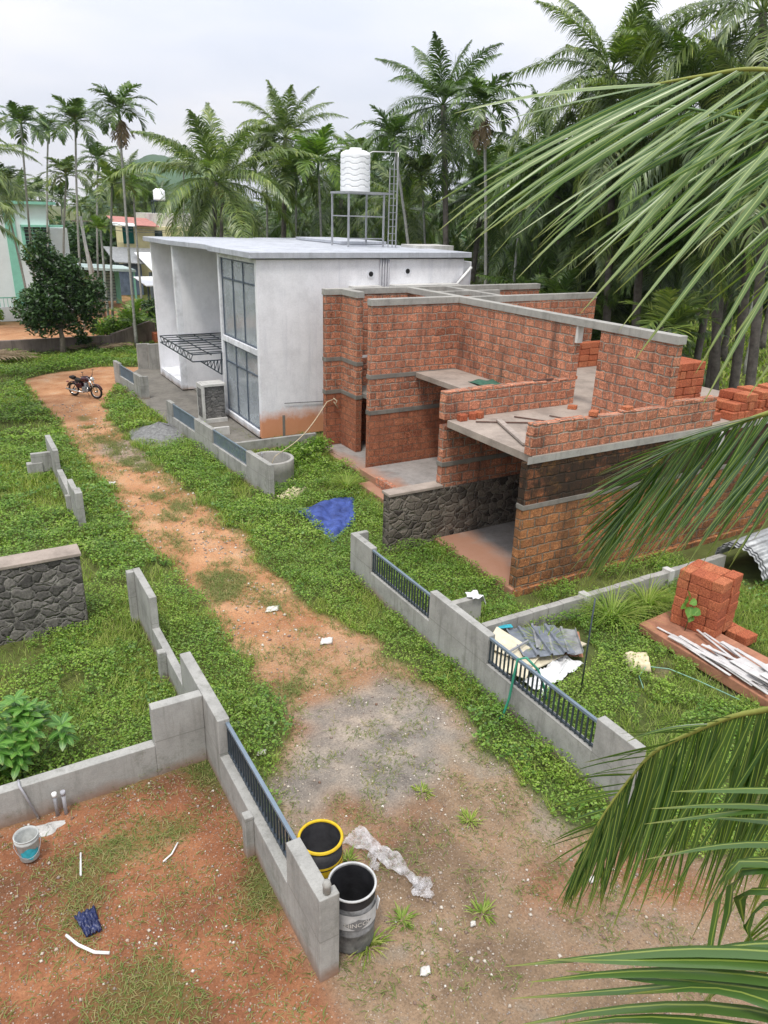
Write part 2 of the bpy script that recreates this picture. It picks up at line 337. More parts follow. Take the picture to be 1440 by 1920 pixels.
# ---------------------------------------------------------------- mesh helpers
class MB:
    def __init__(s): s.v = []; s.f = []; s.uv = []; s.sm = []
    def face(s, idx, uvs=None, smooth=False):
        s.f.append(idx); s.uv.append(uvs or [(s.v[i][0]+s.v[i][1], s.v[i][2]) for i in idx]); s.sm.append(smooth)
    def hexa(s, p):      # 8 corner points, bottom ring then top ring, both counter-clockwise
        b = len(s.v); s.v += [tuple(q) for q in p]
        for q in ((3, 2, 1, 0), (4, 5, 6, 7), (0, 1, 5, 4), (1, 2, 6, 5), (2, 3, 7, 6), (3, 0, 4, 7)):
            ps = [Vector(p[i]) for i in q]
            n = (ps[1]-ps[0]).cross(ps[2]-ps[0])
            a = max(range(3), key=lambda i: abs(n[i]))
            if a == 0: uv = [(t.y, t.z) for t in ps]
            elif a == 1: uv = [(t.x+.17, t.z) for t in ps]
            else: uv = [(t.x, t.y) for t in ps]
            s.face([b+i for i in q], uv)
        return s
    def box(s, x0, x1, y0, y1, z0, z1):
        return s.hexa([(x0, y0, z0), (x1, y0, z0), (x1, y1, z0), (x0, y1, z0), (x0, y0, z1), (x1, y0, z1), (x1, y1, z1), (x0, y1, z1)])
    def cbox(s, c, size, rz=0, tilt=(0, 0)):
        hx, hy, hz = [q/2 for q in size]; co, si = math.cos(rz), math.sin(rz); P = []
        for z in (-hz, hz):
            for x, y in ((-hx, -hy), (hx, -hy), (hx, hy), (-hx, hy)):
                P.append((c[0]+x*co-y*si, c[1]+x*si+y*co, c[2]+z+x*tilt[0]+y*tilt[1]))
        return s.hexa(P)
    def bar(s, a, b, w, h=None, up=(0, 0, 1)):
        a = Vector(a); b = Vector(b); h = h or w; d = (b-a).normalized(); u = Vector(up)
        if abs(d.dot(u)) > .98: u = Vector((1, 0, 0))
        sd = d.cross(u).normalized(); u = sd.cross(d)
        P = [p+sd*i*w/2+u*j*h/2 for p in (a, b) for i, j in ((-1, -1), (1, -1), (1, 1), (-1, 1))]
        return s.hexa([P[i] for i in (0, 1, 2, 3, 4, 5, 6, 7)])
    def tube(s, pts, r, n=8, cap=True, closed=False):
        pts = [Vector(p) for p in pts]; rs = r if isinstance(r, (list, tuple)) else [r]*len(pts)
        b = len(s.v); m = len(pts); prev = None
        for i, p in enumerate(pts):
            if closed: d = pts[(i+1) % m]-pts[i-1]
            else: d = pts[min(i+1, m-1)]-pts[max(i-1, 0)]
            d.normalize()
            if prev is None:
                u = Vector((0, 0, 1)) if abs(d.z) < .9 else Vector((1, 0, 0)); u = (u-d*u.dot(d)).normalized()
            else: u = (prev-d*prev.dot(d)).normalized()
            prev = u; w = d.cross(u)
            for k in range(n):
                a = 2*math.pi*k/n; s.v.append(tuple(p+(u*math.cos(a)+w*math.sin(a))*rs[i]))
        for i in range(m if closed else m-1):
            for k in range(n):
                j = (i+1) % m
                s.face([b+i*n+k, b+i*n+(k+1) % n, b+j*n+(k+1) % n, b+j*n+k], [(k/n, i), ((k+1)/n, i), ((k+1)/n, i+1), (k/n, i+1)], True)
        if cap and not closed:
            s.face([b+k for k in range(n)][::-1]); s.face([b+(m-1)*n+k for k in range(n)])
        return s
    def lathe(s, prof, c=(0, 0, 0), n=32, cap=False):
        b = len(s.v); m = len(prof)
        for r, z in prof:
            for k in range(n):
                a = 2*math.pi*k/n; s.v.append((c[0]+r*math.cos(a), c[1]+r*math.sin(a), c[2]+z))
        for i in range(m-1):
            for k in range(n):
                s.face([b+i*n+k, b+i*n+(k+1) % n, b+(i+1)*n+(k+1) % n, b+(i+1)*n+k], [(k/n, prof[i][1]), ((k+1)/n, prof[i][1]), ((k+1)/n, prof[i+1][1]), (k/n, prof[i+1][1])], True)
        if cap: s.face([b+(m-1)*n+k for k in range(n)])
        return s
    def prism(s, poly, z0, z1):
        b = len(s.v); n = len(poly)
        s.v += [(x, y, z0) for x, y in poly]+[(x, y, z1) for x, y in poly]
        s.face(list(range(b, b+n))[::-1], [(x, y) for x, y in poly][::-1]); s.face(list(range(b+n, b+2*n)), [(x, y) for x, y in poly])
        for i in range(n):
            j = (i+1) % n; s.face([b+i, b+j, b+n+j, b+n+i])
        return s
    def sheet(s, fn, nu, nv, thick=0):
        b = len(s.v)
        for i in range(nu+1):
            for j in range(nv+1): s.v.append(tuple(fn(i/nu, j/nv)))
        for i in range(nu):
            for j in range(nv):
                a = b+i*(nv+1)+j; s.face([a, a+nv+1, a+nv+2, a+1], [(i/nu, j/nv), ((i+1)/nu, j/nv), ((i+1)/nu, (j+1)/nv), (i/nu, (j+1)/nv)], True)
        return s
    def build(s, name, mat, parent=None, bevel=0, solid=0, sub=0, loc=None):
        me = bpy.data.meshes.new(name); off = Vector(loc) if loc is not None else (world(parent) if parent else Vector((0, 0, 0)))
        me.from_pydata([tuple(Vector(v)-off) for v in s.v], [], s.f); me.materials.append(MATS[mat])
        l = me.uv_layers.new(name='UVMap'); l.data.foreach_set('uv', [c for u in s.uv for q in u for c in q])
        me.polygons.foreach_set('use_smooth', s.sm); me.update()
        o = bpy.data.objects.new(name, me); C.objects.link(o)
        if parent: o.parent = parent
        elif loc is not None: o.location = loc
        if solid: m = o.modifiers.new('solid', 'SOLIDIFY'); m.thickness = solid; m.offset = 0
        if bevel: m = o.modifiers.new('bevel', 'BEVEL'); m.width = bevel; m.segments = 2; m.limit_method = 'ANGLE'
        if sub: m = o.modifiers.new('sub', 'SUBSURF'); m.levels = sub; m.render_levels = sub
        return o
def world(o):
    v = Vector((0, 0, 0))
    while o: v += o.location; o = o.parent
    return v
def tag(o, label=None, cat=None, group=None, kind=None):
    for k, v in (('label', label), ('category', cat), ('group', group), ('kind', kind)):
        if v: o[k] = v
    return o
def thing(name, label, cat, loc=(0, 0, 0), group=None, rz=0):
    o = bpy.data.objects.new(name, None); C.objects.link(o); o.location = loc; o.rotation_euler = (0, 0, rz)
    o.empty_display_size = .2
    return tag(o, label, cat, group)
def dup(root, loc, rz=0, label=None, scale=None, group=None):
    r = root.copy(); C.objects.link(r); r.location = loc; r.rotation_euler = (0, 0, rz)
    if scale: r.scale = scale
    if label: r['label'] = label
    if group: r['group'] = group
    for ch in list(root.children):
        c = ch.copy(); C.objects.link(c); c.parent = r
        for g in list(ch.children):
            d = g.copy(); C.objects.link(d); d.parent = c
    return r
def np_mesh(name, Vt, Fc, mat, parent=None, uv=None, smooth=False):
    Vt = np.asarray(Vt, np.float32).reshape(-1, 3); Fc = np.asarray(Fc, np.int32); k = Fc.shape[1]
    me = bpy.data.meshes.new(name); me.vertices.add(len(Vt)); me.vertices.foreach_set('co', Vt.ravel())
    me.loops.add(Fc.size); me.loops.foreach_set('vertex_index', Fc.ravel()); me.polygons.add(len(Fc))
    me.polygons.foreach_set('loop_start', np.arange(0, Fc.size, k, dtype=np.int32))
    me.polygons.foreach_set('loop_total', np.full(len(Fc), k, np.int32))
    if uv is not None:
        l = me.uv_layers.new(name='UVMap'); l.data.foreach_set('uv', np.asarray(uv, np.float32)[Fc.ravel()].ravel())
    if smooth: me.polygons.foreach_set('use_smooth', np.ones(len(Fc), bool))
    me.materials.append(MATS[mat]); me.update(calc_edges=True)
    o = bpy.data.objects.new(name, me); C.objects.link(o)
    if parent: o.parent = parent
    return o

# value noise on the ground plane
_T = np.random.default_rng(3).random((64, 64))
def vn(x, y, s):
    x = np.asarray(x)*s; y = np.asarray(y)*s
    xi = np.floor(x).astype(int); yi = np.floor(y).astype(int); fx = x-xi; fy = y-yi
    fx = fx*fx*(3-2*fx); fy = fy*fy*(3-2*fy)
    a = _T[xi % 64, yi % 64]; b = _T[(xi+1) % 64, yi % 64]; c = _T[xi % 64, (yi+1) % 64]; d = _T[(xi+1) % 64, (yi+1) % 64]
    return (a*(1-fx)+b*fx)*(1-fy)+(c*(1-fx)+d*fx)*fy
def fbm(x, y, s): return vn(x, y, s)*.5+vn(x+9, y+3, s*2.1)*.27+vn(x+2, y+17, s*4.3)*.15+vn(x+7, y+5, s*9)*.08
def inpoly(x, y, poly):
    r = np.zeros(x.shape, bool); n = len(poly)
    for i in range(n):
        x0, y0 = poly[i]; x1, y1 = poly[(i+1) % n]
        if y0 == y1: continue
        r ^= ((y0 > y) != (y1 > y)) & (x < (x1-x0)*(y-y0)/(y1-y0)+x0)
    return r

PATH = [(3.0, 39.9), (2.84, 36.78), (3.34, 30.97), (3.46, 26.29), (3.63, 22.62), (3.5, 19.21), (3.73, 17.01), (3.87, 15.63), (4.03, 14.12), (4.0, 12.65), (4.09, 11.12), (4.04, 9.88), (3.95, 9.29), (3.5, 8.93), (3.19, 8.29), (2.95, 7.39), (2.6, 6.3), (2.6, 5.0), (2.2, 4.9), (-8, 4.9), (-8, -6), (14, -6), (14, 1.5), (8.16, 3.64), (7.0, 4.76), (6.49, 5.46), (6.36, 6.35), (6.29, 7.03), (6.22, 7.79), (6.38, 8.65), (6.39, 9.73), (6.26, 10.92), (5.76, 12.34), (5.56, 13.9), (5.51, 15.44), (5.69, 17.31), (5.53, 18.82), (5.24, 21.59), (4.96, 24.93), (4.88, 27.05), (4.65, 30.39), (5.41, 34.54), (6.44, 36.85), (7.99, 38.5), (9.13, 40.8), (6.94, 41.46), (4.21, 41.0)]
YARD = [(-8, -6), (2.4, -6), (2.4, 9.35), (-8, 9.35)]
GREY = [(4.29, 10.09), (5.85, 10.2), (6.05, 8.66), (6.06, 7.72), (5.36, 7.0), (4.52, 6.85), (3.41, 7.34), (3.15, 8.31), (3.47, 9.09)]
GREY2 = [(3.85, 27.52), (5.38, 27.6), (6.4, 28.2), (6.17, 25.04), (4.78, 23.77), (4.12, 24.69), (3.87, 26.1)]
PAD = [(6.95, 28.6), (6.8, 33.5), (6.6, 37.4), (9.2, 41.5), (11.3, 41.5), (11.3, 28.4), (9.4, 25.2), (9.4, 24.1), (8.1, 24.1), (8.1, 28.4)]
YARD2 = [(-3, 48), (12.2, 48), (12.2, 52), (17, 78), (12, 78), (8.5, 63), (-3, 58)]
def softmask(x, y, poly, amp=.5, s=1.3):
    dx = (fbm(x, y, s)-.5)*amp*2; dy = (fbm(x+31, y+13, s)-.5)*amp*2
    return inpoly(x+dx, y+dy, poly).astype(float)
def green_at(x, y):
    x = np.asarray(x, float); y = np.asarray(y, float)
    g = np.ones(x.shape)
    p = np.maximum(softmask(x+.16, y, PATH, .42, 2.4), softmask(x-.16, y, PATH, .42, 2.4))
    g = np.where(p > 0, 0, g)
    # grass strip along the middle of the path and tufts on it
    mid = (fbm(x*1.9, y*.8, 1.3) > .585) & (y > 10.2) & (y < 33) & (np.abs(x-(4.85-.012*y)) < .6)
    g = np.where((p > 0) & mid, .8, g)
    t = (fbm(x+5, y+8, 1.6) > .53) & (y < 10) & ~inpoly(x, y, GREY)
    g = np.where((p > 0) & t, .22, g)
    ya = inpoly(x, y, YARD)
    yg = np.clip((fbm(x+3, y+1, .9)-.43)*4.5, 0, .85)*np.clip((x+.6)/1.4, 0.15, 1)
    g = np.where(ya, yg, g)
    g = np.where(softmask(x, y, YARD2, .8) > 0, .08, g)
    g = np.where(inpoly(x, y, PAD), 0, g)
    # bare hollows in the lots
    g = np.where((x > 8) & (x < 12) & (y > 4.5) & (y < 9.5) & (fbm(x+2, y+6, .8) > .63), .3, g)
    return g
def grey_at(x, y):
    a = softmask(x, y, GREY, .9, 1.0); b = softmask(x, y, GREY2, .6); c = inpoly(x, y, PAD).astype(float)
    return np.maximum(np.maximum(a*.85, b*.7), c)
def hgt(x, y):
    h = (fbm(x, y, .45)-.5)*.10+(fbm(x, y, 2.2)-.5)*.05+(fbm(x+3, y, 6)-.5)*.02
    near = (np.abs(x-2.5) < .5) & (y > 4.5)
    return h*np.where(near, .3, 1)-.02

# ---------------------------------------------------------------- ground, one sheet to the horizon
def ground():
    def axis(a, b, st, far):
        core = np.arange(a, b, st); o = np.geomspace(1, far, 26)
        return np.concatenate([a-o[::-1], core, b+o])
    xs = axis(-6, 22, .1, 1800); ys = axis(1, 52, .1, 3500); ys = ys
    X, Y = np.meshgrid(xs, ys, indexing='ij'); Z = hgt(X, Y)
    far = (X < -7) | (X > 24) | (Y < 0) | (Y > 54); Z = np.where(far, -.03, Z)
    n, m = X.shape; Vt = np.stack([X, Y, Z], -1).reshape(-1, 3)
    I = np.arange(n*m).reshape(n, m); Fc = np.stack([I[:-1, :-1], I[1:, :-1], I[1:, 1:], I[:-1, 1:]], -1).reshape(-1, 4)
    g = green_at(X, Y).ravel(); gr = grey_at(X, Y).ravel(); yd = inpoly(X, Y, YARD).astype(float).ravel()
    def blur(a):
        a = a.reshape(n, m).copy()
        for _ in range(4):
            a[1:-1, 1:-1] = (a[:-2, 1:-1]+a[2:, 1:-1]+a[1:-1, :-2]+a[1:-1, 2:]+2*a[1:-1, 1:-1])/6
        return a.ravel()
    m_, nt, b = newmat('ground_soil')
    p = pos(nt)
    at = lambda nm: nd(nt, 'ShaderNodeAttribute', attribute_name=nm).outputs['Fac']
    soil = ramp(nt, noise(nt, .55, 8, .65, p), [(.3, (.125, .085, .056)), (.43, (.20, .14, .09)), (.52, (.28, .195, .125)), (.6, (.24, .195, .145)), (.72, (.40, .32, .23))])
    red = ramp(nt, noise(nt, .7, 7, .6, p), [(.3, (.12, .06, .033)), (.48, (.23, .098, .05)), (.6, (.31, .14, .07)), (.72, (.37, .22, .13))])
    sx = nd(nt, 'ShaderNodeSeparateXYZ'); nt.links.new(p, sx.inputs[0])
    orange = ramp(nt, noise(nt, .9, 7, .6, p), [(.3, (.33, .15, .07)), (.5, (.45, .235, .12)), (.62, (.50, .29, .16)), (.75, (.46, .34, .24))])
    c = mixc(nt, mrange(nt, math_(nt, 'ADD', sx.outputs[1], math_(nt, 'MULTIPLY', noise(nt, .6, 4, .5, p), 4)), 10, 15), soil, orange)
    c = mixc(nt, math_(nt, 'MULTIPLY', mrange(nt, noise(nt, .33, 5, .6, p), .52, .66), .7), c, red)
    c = mixc(nt, at('yard'), c, red)
    grc = ramp(nt, noise(nt, 1.4, 8, .65, p), [(.3, (.11, .105, .098)), (.46, (.21, .195, .172)), (.6, (.31, .272, .225)), (.72, (.42, .36, .29))])
    c = mixc(nt, at('grey'), c, grc)
    # crushed stone and grit
    v = nd(nt, 'ShaderNodeTexVoronoi', feature='F1'); v.inputs['Scale'].default_value = 34; nt.links.new(p, v.inputs[0])
    sc = nd(nt, 'ShaderNodeSeparateColor'); nt.links.new(v.outputs['Color'], sc.inputs[0])
    grit = math_(nt, 'MULTIPLY', mrange(nt, v.outputs['Distance'], .42, .3), mrange(nt, sc.outputs[0], .62, .68))
    c = mixc(nt, math_(nt, 'MULTIPLY', grit, .6), c, mixc(nt, sc.outputs[1], (.50, .42, .34), (.24, .20, .17)))
    fine = ramp(nt, noise(nt, 30, 6, .8, p), [(.32, (.6, .58, .56)), (.5, (1, 1, 1)), (.68, (1.3, 1.28, 1.25))])
    c = mixc(nt, 1.0, c, fine, 'MULTIPLY')
    gc = ramp(nt, noise(nt, 2.5, 6, .7, p), [(.3, (.045, .06, .018)), (.6, (.085, .12, .03)), (.8, (.15, .13, .06))])
    c = mixc(nt, mrange(nt, at('green'), .25, .9, 0, .93), c, gc)
    nt.links.new(c, b.inputs['Base Color']); b.inputs['Roughness'].default_value = .97; b.inputs['Specular IOR Level'].default_value = .1
    bump(nt, b, math_(nt, 'ADD', noise(nt, 14, 8, .75, p), math_(nt, 'MULTIPLY', grit, .3)), .7, .03)
    o = np_mesh('ground', Vt, Fc, 'ground_soil', smooth=True)
    for nm, a in (('green', blur(g)), ('grey', blur(gr)), ('yard', blur(yd))):
        A = o.data.attributes.new(nm, 'FLOAT', 'POINT'); A.data.foreach_set('value', a.astype(np.float32))
    tag(o, kind='structure')
ground()

# ---------------------------------------------------------------- the far hills
def hills():
    def ridge(x0, x1, y, h, seed):
        n = 60; xs = np.linspace(x0, x1, n); t = (xs-x0)/(x1-x0)
        hh = h*np.sin(np.pi*t)**.7*(.75+.5*fbm(xs*.02+seed, xs*0+seed, 1.0))
        Vt = []
        for k, (s, w) in enumerate(((0, -160), (.45, -90), (.85, -35), (1, 0), (.7, 90), (0, 200))):
            Vt.append(np.stack([xs, np.full(n, y+w)+20*fbm(xs*.03, xs*0+k, 1), hh*s-1], -1))
        Vt = np.array(Vt); I = np.arange(6*n).reshape(6, n)
        Fc = np.stack([I[:-1, :-1], I[:-1, 1:], I[1:, 1:], I[1:, :-1]], -1).reshape(-1, 4)
        return Vt.reshape(-1, 3), Fc
    a, fa = ridge(150, 330, 900, 66, 1); b, fb = ridge(460, 640, 1000, 80, 5)
    o = np_mesh('hills', np.concatenate([a, b]), np.concatenate([fa, fb+len(a)]), 'far_hill', smooth=True); tag(o, kind='structure')
hills()

# ================================================================ unfinished laterite house
H = thing('laterite_house', 'unfinished two-storey house of bare red laterite blocks with grey concrete bands', 'house', (10.2, 11.4, 0))
def wall(name, mat, x0, x1, y0, y1, z0, z1, bev=0, label=None):
    o = MB().box(x0, x1, y0, y1, z0, z1).build(name, mat, H, bevel=bev)
    if label: o['label'] = label
    return o
# plinth and ground floor
wall('floor', 'dusty_floor', 10.12, 19.3, 11.42, 14.62, -.1, .14, .02)
wall('footing', 'laterite_moss', 10.16, 19.1, 11.33, 11.42, -.1, .12, .01)
wall('floor', 'dusty_floor', 10.75, 16.0, 14.9, 19.95, -.1, .34, .02)
wall('floor', 'dusty_floor', 11.0, 16.0, 20.22, 23.5, -.1, .16, .02)
wall('plinth', 'dusty_floor', 10.35, 10.78, 14.9, 19.3, -.1, .12, .02)
wall('plinth', 'laterite', 10.72, 10.9, 17.5, 18.85, .12, .40, .01)
wall('plinth', 'dusty_floor', 10.85, 11.05, 19.3, 23.1, -.1, .13, .02)
# garage bay: long south wall with mossy face
wall('wall', 'laterite_moss', 10.2, 19.1, 11.4, 11.62, .12, 2.06)
wall('wall', 'laterite_black', 10.2, 19.1, 11.4, 11.62, 2.18, 3.12)
wall('concrete_band', 'cement_dark', 10.18, 19.12, 11.388, 11.632, 2.06, 2.18, .01)
sl = MB().prism([(10.3, 11.385), (19.9, 11.385), (19.9, 15.6), (21, 20), (21, 23), (14.3, 23), (14.3, 14.9), (10.3, 14.6)], 3.12, 3.30)
sl.build('floor_slab', 'slab_floor', H, bevel=.012)
wall('concrete_band', 'cement', 10.17, 19.12, 11.372, 11.383, 3.13, 3.285)
# north side of the garage: rubble below, laterite above
wall('rubble_wall', 'basalt_rubble', 8.75, 15.5, 14.65, 14.98, -.1, 1.5, .03, 'dark rubble stone lower wall with mortar joints')
wall('coping', 'slab_floor', 8.72, 10.32, 14.62, 15.01, 1.5, 1.58, .015)
wall('wall', 'laterite', 10.28, 15.5, 14.68, 14.9, 1.5, 2.06)
wall('concrete_band', 'cement_dark', 10.26, 15.5, 14.66, 14.92, 2.06, 2.18, .01)
wall('wall', 'laterite', 10.28, 15.5, 14.68, 14.9, 2.18, 3.12)
wall('wall', 'laterite', 15.5, 15.72, 11.62, 14.98, -.1, 3.12)
# tall central wall and its doorway on the upper floor
wall('wall', 'laterite', 14.3, 14.52, 11.43, 13.78, 3.302, 5.40, .01)
wall('wall', 'laterite', 14.3, 14.52, 14.68, 20.0, 3.302, 5.40)
wall('ring_beam', 'cement', 14.27, 14.55, 11.37, 20.22, 5.40, 5.60, .012)
wall('lintel_plate', 'cement_pale', 14.31, 14.51, 14.60, 14.68, 4.95, 5.40, .005)
# wall between the bays, running east from the front
for z0, z1 in ((.14, 2.04), (2.18, 3.18), (3.32, 5.40)):
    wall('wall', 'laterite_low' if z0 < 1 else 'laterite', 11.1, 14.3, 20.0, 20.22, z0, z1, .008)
for z0, z1 in ((2.04, 2.18), (3.18, 3.32)):
    wall('concrete_band', 'cement_dark', 11.08, 14.3, 19.98, 20.24, z0, z1, .01)
wall('ring_beam', 'cement', 11.08, 14.27, 19.97, 20.25, 5.40, 5.60, .012)
# balcony slab and wall beneath
wall('balcony_slab', 'slab_floor', 12.75, 14.3, 14.92, 19.97, 3.13, 3.30, .012)
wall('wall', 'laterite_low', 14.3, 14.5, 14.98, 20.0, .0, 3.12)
# north bay: pilaster jog, door gap, upper walls
for z0, z1 in ((.14, 2.04), (2.18, 3.18), (3.32, 5.40)):
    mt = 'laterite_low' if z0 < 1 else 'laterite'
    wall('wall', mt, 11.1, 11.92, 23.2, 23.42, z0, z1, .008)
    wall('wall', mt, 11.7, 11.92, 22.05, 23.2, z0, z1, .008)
    wall('wall', mt, 11.92, 20.4, 23.2, 23.42, z0, z1)
for z0, z1 in ((2.04, 2.18), (3.18, 3.32)):
    wall('concrete_band', 'cement_dark', 11.08, 11.94, 23.18, 23.44, z0, z1, .01)
    wall('concrete_band', 'cement_dark', 11.68, 11.94, 22.03, 23.18, z0, z1, .01)
wall('ring_beam', 'cement', 11.07, 20.42, 23.17, 23.45, 5.40, 5.60, .012)
wall('ring_beam', 'cement', 11.67, 11.95, 22.02, 23.17, 5.401, 5.602, .012)
wall('ring_beam', 'cement', 14.27, 14.55, 20.25, 23.17, 5.402, 5.599, .012)
wall('ring_beam', 'cement', 15.85, 16.05, 20.02, 23.17, 5.42, 5.6, .012)
wall('ring_beam', 'cement', 14.55, 20.1, 19.78, 20.0, 5.40, 5.6, .012)
wall('ring_beam', 'cement', 14.55, 17.2, 21.6, 21.75, 5.43, 5.59, .012)
wall('wall', 'laterite', 15.6, 20.08, 19.79, 20.0, 3.302, 5.40)
wall('wall', 'laterite', 17.0, 20.4, 23.42, 23.6, 3.3, 5.35)
wall('inner_slab', 'cement_dark', 11.94, 14.2, 20.26, 23.15, 2.1, 2.25, .01)
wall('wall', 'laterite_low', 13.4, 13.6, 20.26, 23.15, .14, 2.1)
st = MB()
for i in range(3): st.box(11.95+.03*i, 12.35, 20.6+.1*i, 21.6-.1*i, 2.25+.09*i, 2.34+.09*i)
st.build('stub_stair', 'cement_dark', H, bevel=.01)
# rear east stretch behind the palm fronds
wall('wall', 'laterite_low', 19.1, 19.3, 11.4, 14.0, -.1, 3.12)
wall('drain_shaft', 'cement_pale', 16.3, 16.55, 11.31, 11.4, 2.2, 3.12, .01)

def parapet(x0, x1, y0, y1, z0, z1, along='x', seed=0):
    r = random.Random(seed); mb = MB(); n = max(2, int((x1-x0)/.37)); st_ = (x1-x0)/n
    zm = z1-.2
    mb.box(x0, x1, y0, y1, z0, zm)
    for i in range(n):
        dy = r.uniform(-.012, .012); dz = r.uniform(-.03, .025); dx = r.uniform(.003, .012)
        mb.box(x0+i*st_+dx, x0+(i+1)*st_-dx, y0+dy, y1+dy, zm-.002+.0, z1+dz)
    mb.build('parapet', 'laterite', H, bevel=.012)
parapet(10.25, 14.409, 11.40, 11.62, 3.302, 3.98, seed=1); parapet(14.41, 16.1, 11.405, 11.625, 3.302, 4.04, seed=2); parapet(10.22, 14.28, 14.62, 14.86, 3.302, 4.0, seed=3)
def lbl(o, label, cat, group=None): return tag(o, label, cat, group)
# loose laterite blocks: one shared set of meshes
def block_proto(i):
    r = random.Random(i); mb = MB()
    dx, dy, dz = .195, .115, .1
    P = [(sx*dx*(1+r.uniform(-.05, .05)), sy*dy*(1+r.uniform(-.07, .07)), dz+sz*dz*(1+r.uniform(-.03, .03)) if sz > 0 else 0)
         for sz in (-1, 1) for sx, sy in ((-1, -1), (1, -1), (1, 1), (-1, 1))]
    return mb.hexa(P)
BM = []
for i in range(6):
    o = block_proto(i).build('laterite_block', 'laterite_block', bevel=.018); BM.append(o)
used = set()
def block(x, y, z, rz, label, group, tilt=0):
    i = random.randrange(6)
    if i in used: o = BM[i].copy(); C.objects.link(o)
    else: o = BM[i]; used.add(i)
    o.location = (x, y, z); o.rotation_euler = (tilt, 0, rz); o['label'] = label; o['category'] = 'block'; o['group'] = group
# near stack on the plank slab: two tight columns of blocks
ORD = ['leftmost', 'second', 'third', 'fourth', 'fifth']; LAY = ['bottom', 'second lowest', 'third lowest', 'fourth lowest', 'fifth lowest', 'top']
sg = 'laterite blocks stacked on the low slab in the right-hand plot'
rz0 = math.atan2(-.98, .2)
ux, uy = math.cos(rz0), math.sin(rz0); vx, vy = -uy, ux
for lay in range(6):
    for c in range(4):
        for d in range(2):
            off = c*.235; dep = d*.40+(.05 if c == 3 and d == 1 else 0)
            jx, jy = random.uniform(-.012, .012), random.uniform(-.012, .012)
            x = 12.03+ux*(off+.12)+vx*(dep+.2)+jx; y = 8.62+uy*(off+.12)+vy*(dep+.2)+jy
            block(x, y, .27+lay*.203, rz0+math.pi/2+random.uniform(-.03, .03), ORD[c]+' '+('front' if d == 0 else 'rear')+' block, '+LAY[lay]+' layer, square stack on the brown slab', sg)
for c in range(5):
    block(13.1+random.uniform(-.02, .02), 7.75+.235*c-.2, .02+random.uniform(0, .02), random.uniform(-.05, .05), 'red laterite block lying at the foot of the square stack on the ground', 'laterite blocks lying at the foot of the stack')
# stack on the upper slab to the right of the tall wall
sg = 'laterite blocks stacked on the upper slab right of the tall wall'
for lay in range(6):
    for i in range(5):
        for d in range(2):
            block(16.25+i*.24+random.uniform(-.015, .015), 13.0+d*.41, 3.30+lay*.215, math.pi/2+random.uniform(-.05, .05),
                  ORD[i]+' '+('front' if d == 0 else 'rear')+' block, '+LAY[lay]+' layer, neat stack right of tall wall', sg)
sg = 'laterite blocks stacked beyond the upper doorway'
for lay in range(4):
    for i in range(5):
        block(18.15+i*.42, 18.6+random.uniform(-.02, .02)+.0*lay, 3.30+lay*.21, random.uniform(-.04, .04), ORD[i]+' block, '+LAY[lay]+' layer, pile seen through upper doorway', sg)
# low loose pile at the slab edge
sg = 'laterite blocks piled loosely along the slab edge'
for lay in range(3):
    for i in range(9):
        for d in range(2):
            if lay == 2 and i % 3 == 0: continue
            block(17.1+i*.26+random.uniform(-.03, .03)+lay*.1, 11.75+d*.43+random.uniform(-.04, .04), 3.30+lay*.21, math.pi/2+random.uniform(-.16, .16),
                  ['first', 'second', 'third', 'fourth', 'fifth', 'sixth', 'seventh', 'eighth', 'last'][i]+' '+('front' if d == 0 else 'rear')+' block, '+['bottom', 'middle', 'top'][lay]+' layer, loose pile on slab edge', sg)
block(16.55, 11.75, 3.3, .1, 'single laterite block lying just beyond the end of the parapet', 'lone block beyond the parapet end')
for (x, y, z, lb) in ((12.05, 11.51, 3.98, 'left chunk of laterite lying on top of the mossy wall parapet'), (13.1, 11.52, 3.98, 'middle chunk of laterite lying on the parapet top'),
                      (16.9, 17.2, 3.30, 'loose laterite chunk just inside the upper doorway'), (14.05, 14.2, 3.3, 'laterite chunk lying at the doorway end of the short parapet')):
    block(x, y, z, random.uniform(0, 3), lb, 'stray laterite pieces'); bpy.context.view_layer.update()
    C.objects[-1].scale = (.6, .8, .5)
for i, (x, y) in enumerate(((10.62, 14.42), (10.95, 14.45), (11.15, 14.47))):
    block(x, y, 3.30, i, ('leftmost', 'middle', 'rightmost')[i]+' of the three laterite chunks on the slab by the short parapet', 'laterite chunks by the short parapet')
    C.objects[-1].scale = (.55, .8, .8)
# things lying on the garage slab
def loose(name, label, cat, mb, mat, group=None, **k):
    c = Vector((0, 0, 0))
    for v in mb.v: c += Vector(v)
    c /= len(mb.v); c.z = min(v[2] for v in mb.v)
    return tag(mb.build(name, mat, loc=c, **k), label, cat, group)
loose('wooden_plank', 'pale wooden plank lying near the open edge of the garage roof slab', 'plank', MB().bar((11.35, 13.9, 3.36), (10.62, 12.0, 3.36), .14, .05), 'grey_wood')
loose('wooden_plank', 'thinner curved wooden strip beside the pale plank on the slab', 'plank', MB().bar((11.75, 13.3, 3.34), (10.75, 12.0, 3.34), .05, .04), 'grey_wood')
loose('iron_rod', 'rusty iron rod lying beside the laterite chunks on the slab', 'rod', MB().tube([(10.8, 14.1, 3.33), (12.1, 13.4, 3.33)], .018), 'rusty_iron')
loose('iron_rod', 'rusty iron rod lying in the middle of the garage roof slab', 'rod', MB().tube([(12.0, 14.1, 3.33), (12.6, 13.2, 3.33)], .018), 'rusty_iron')
loose('iron_rod', 'short rusty iron rod nearest the tall wall on the slab', 'rod', MB().tube([(12.9, 13.8, 3.33), (13.2, 13.2, 3.33)], .016), 'rusty_iron')
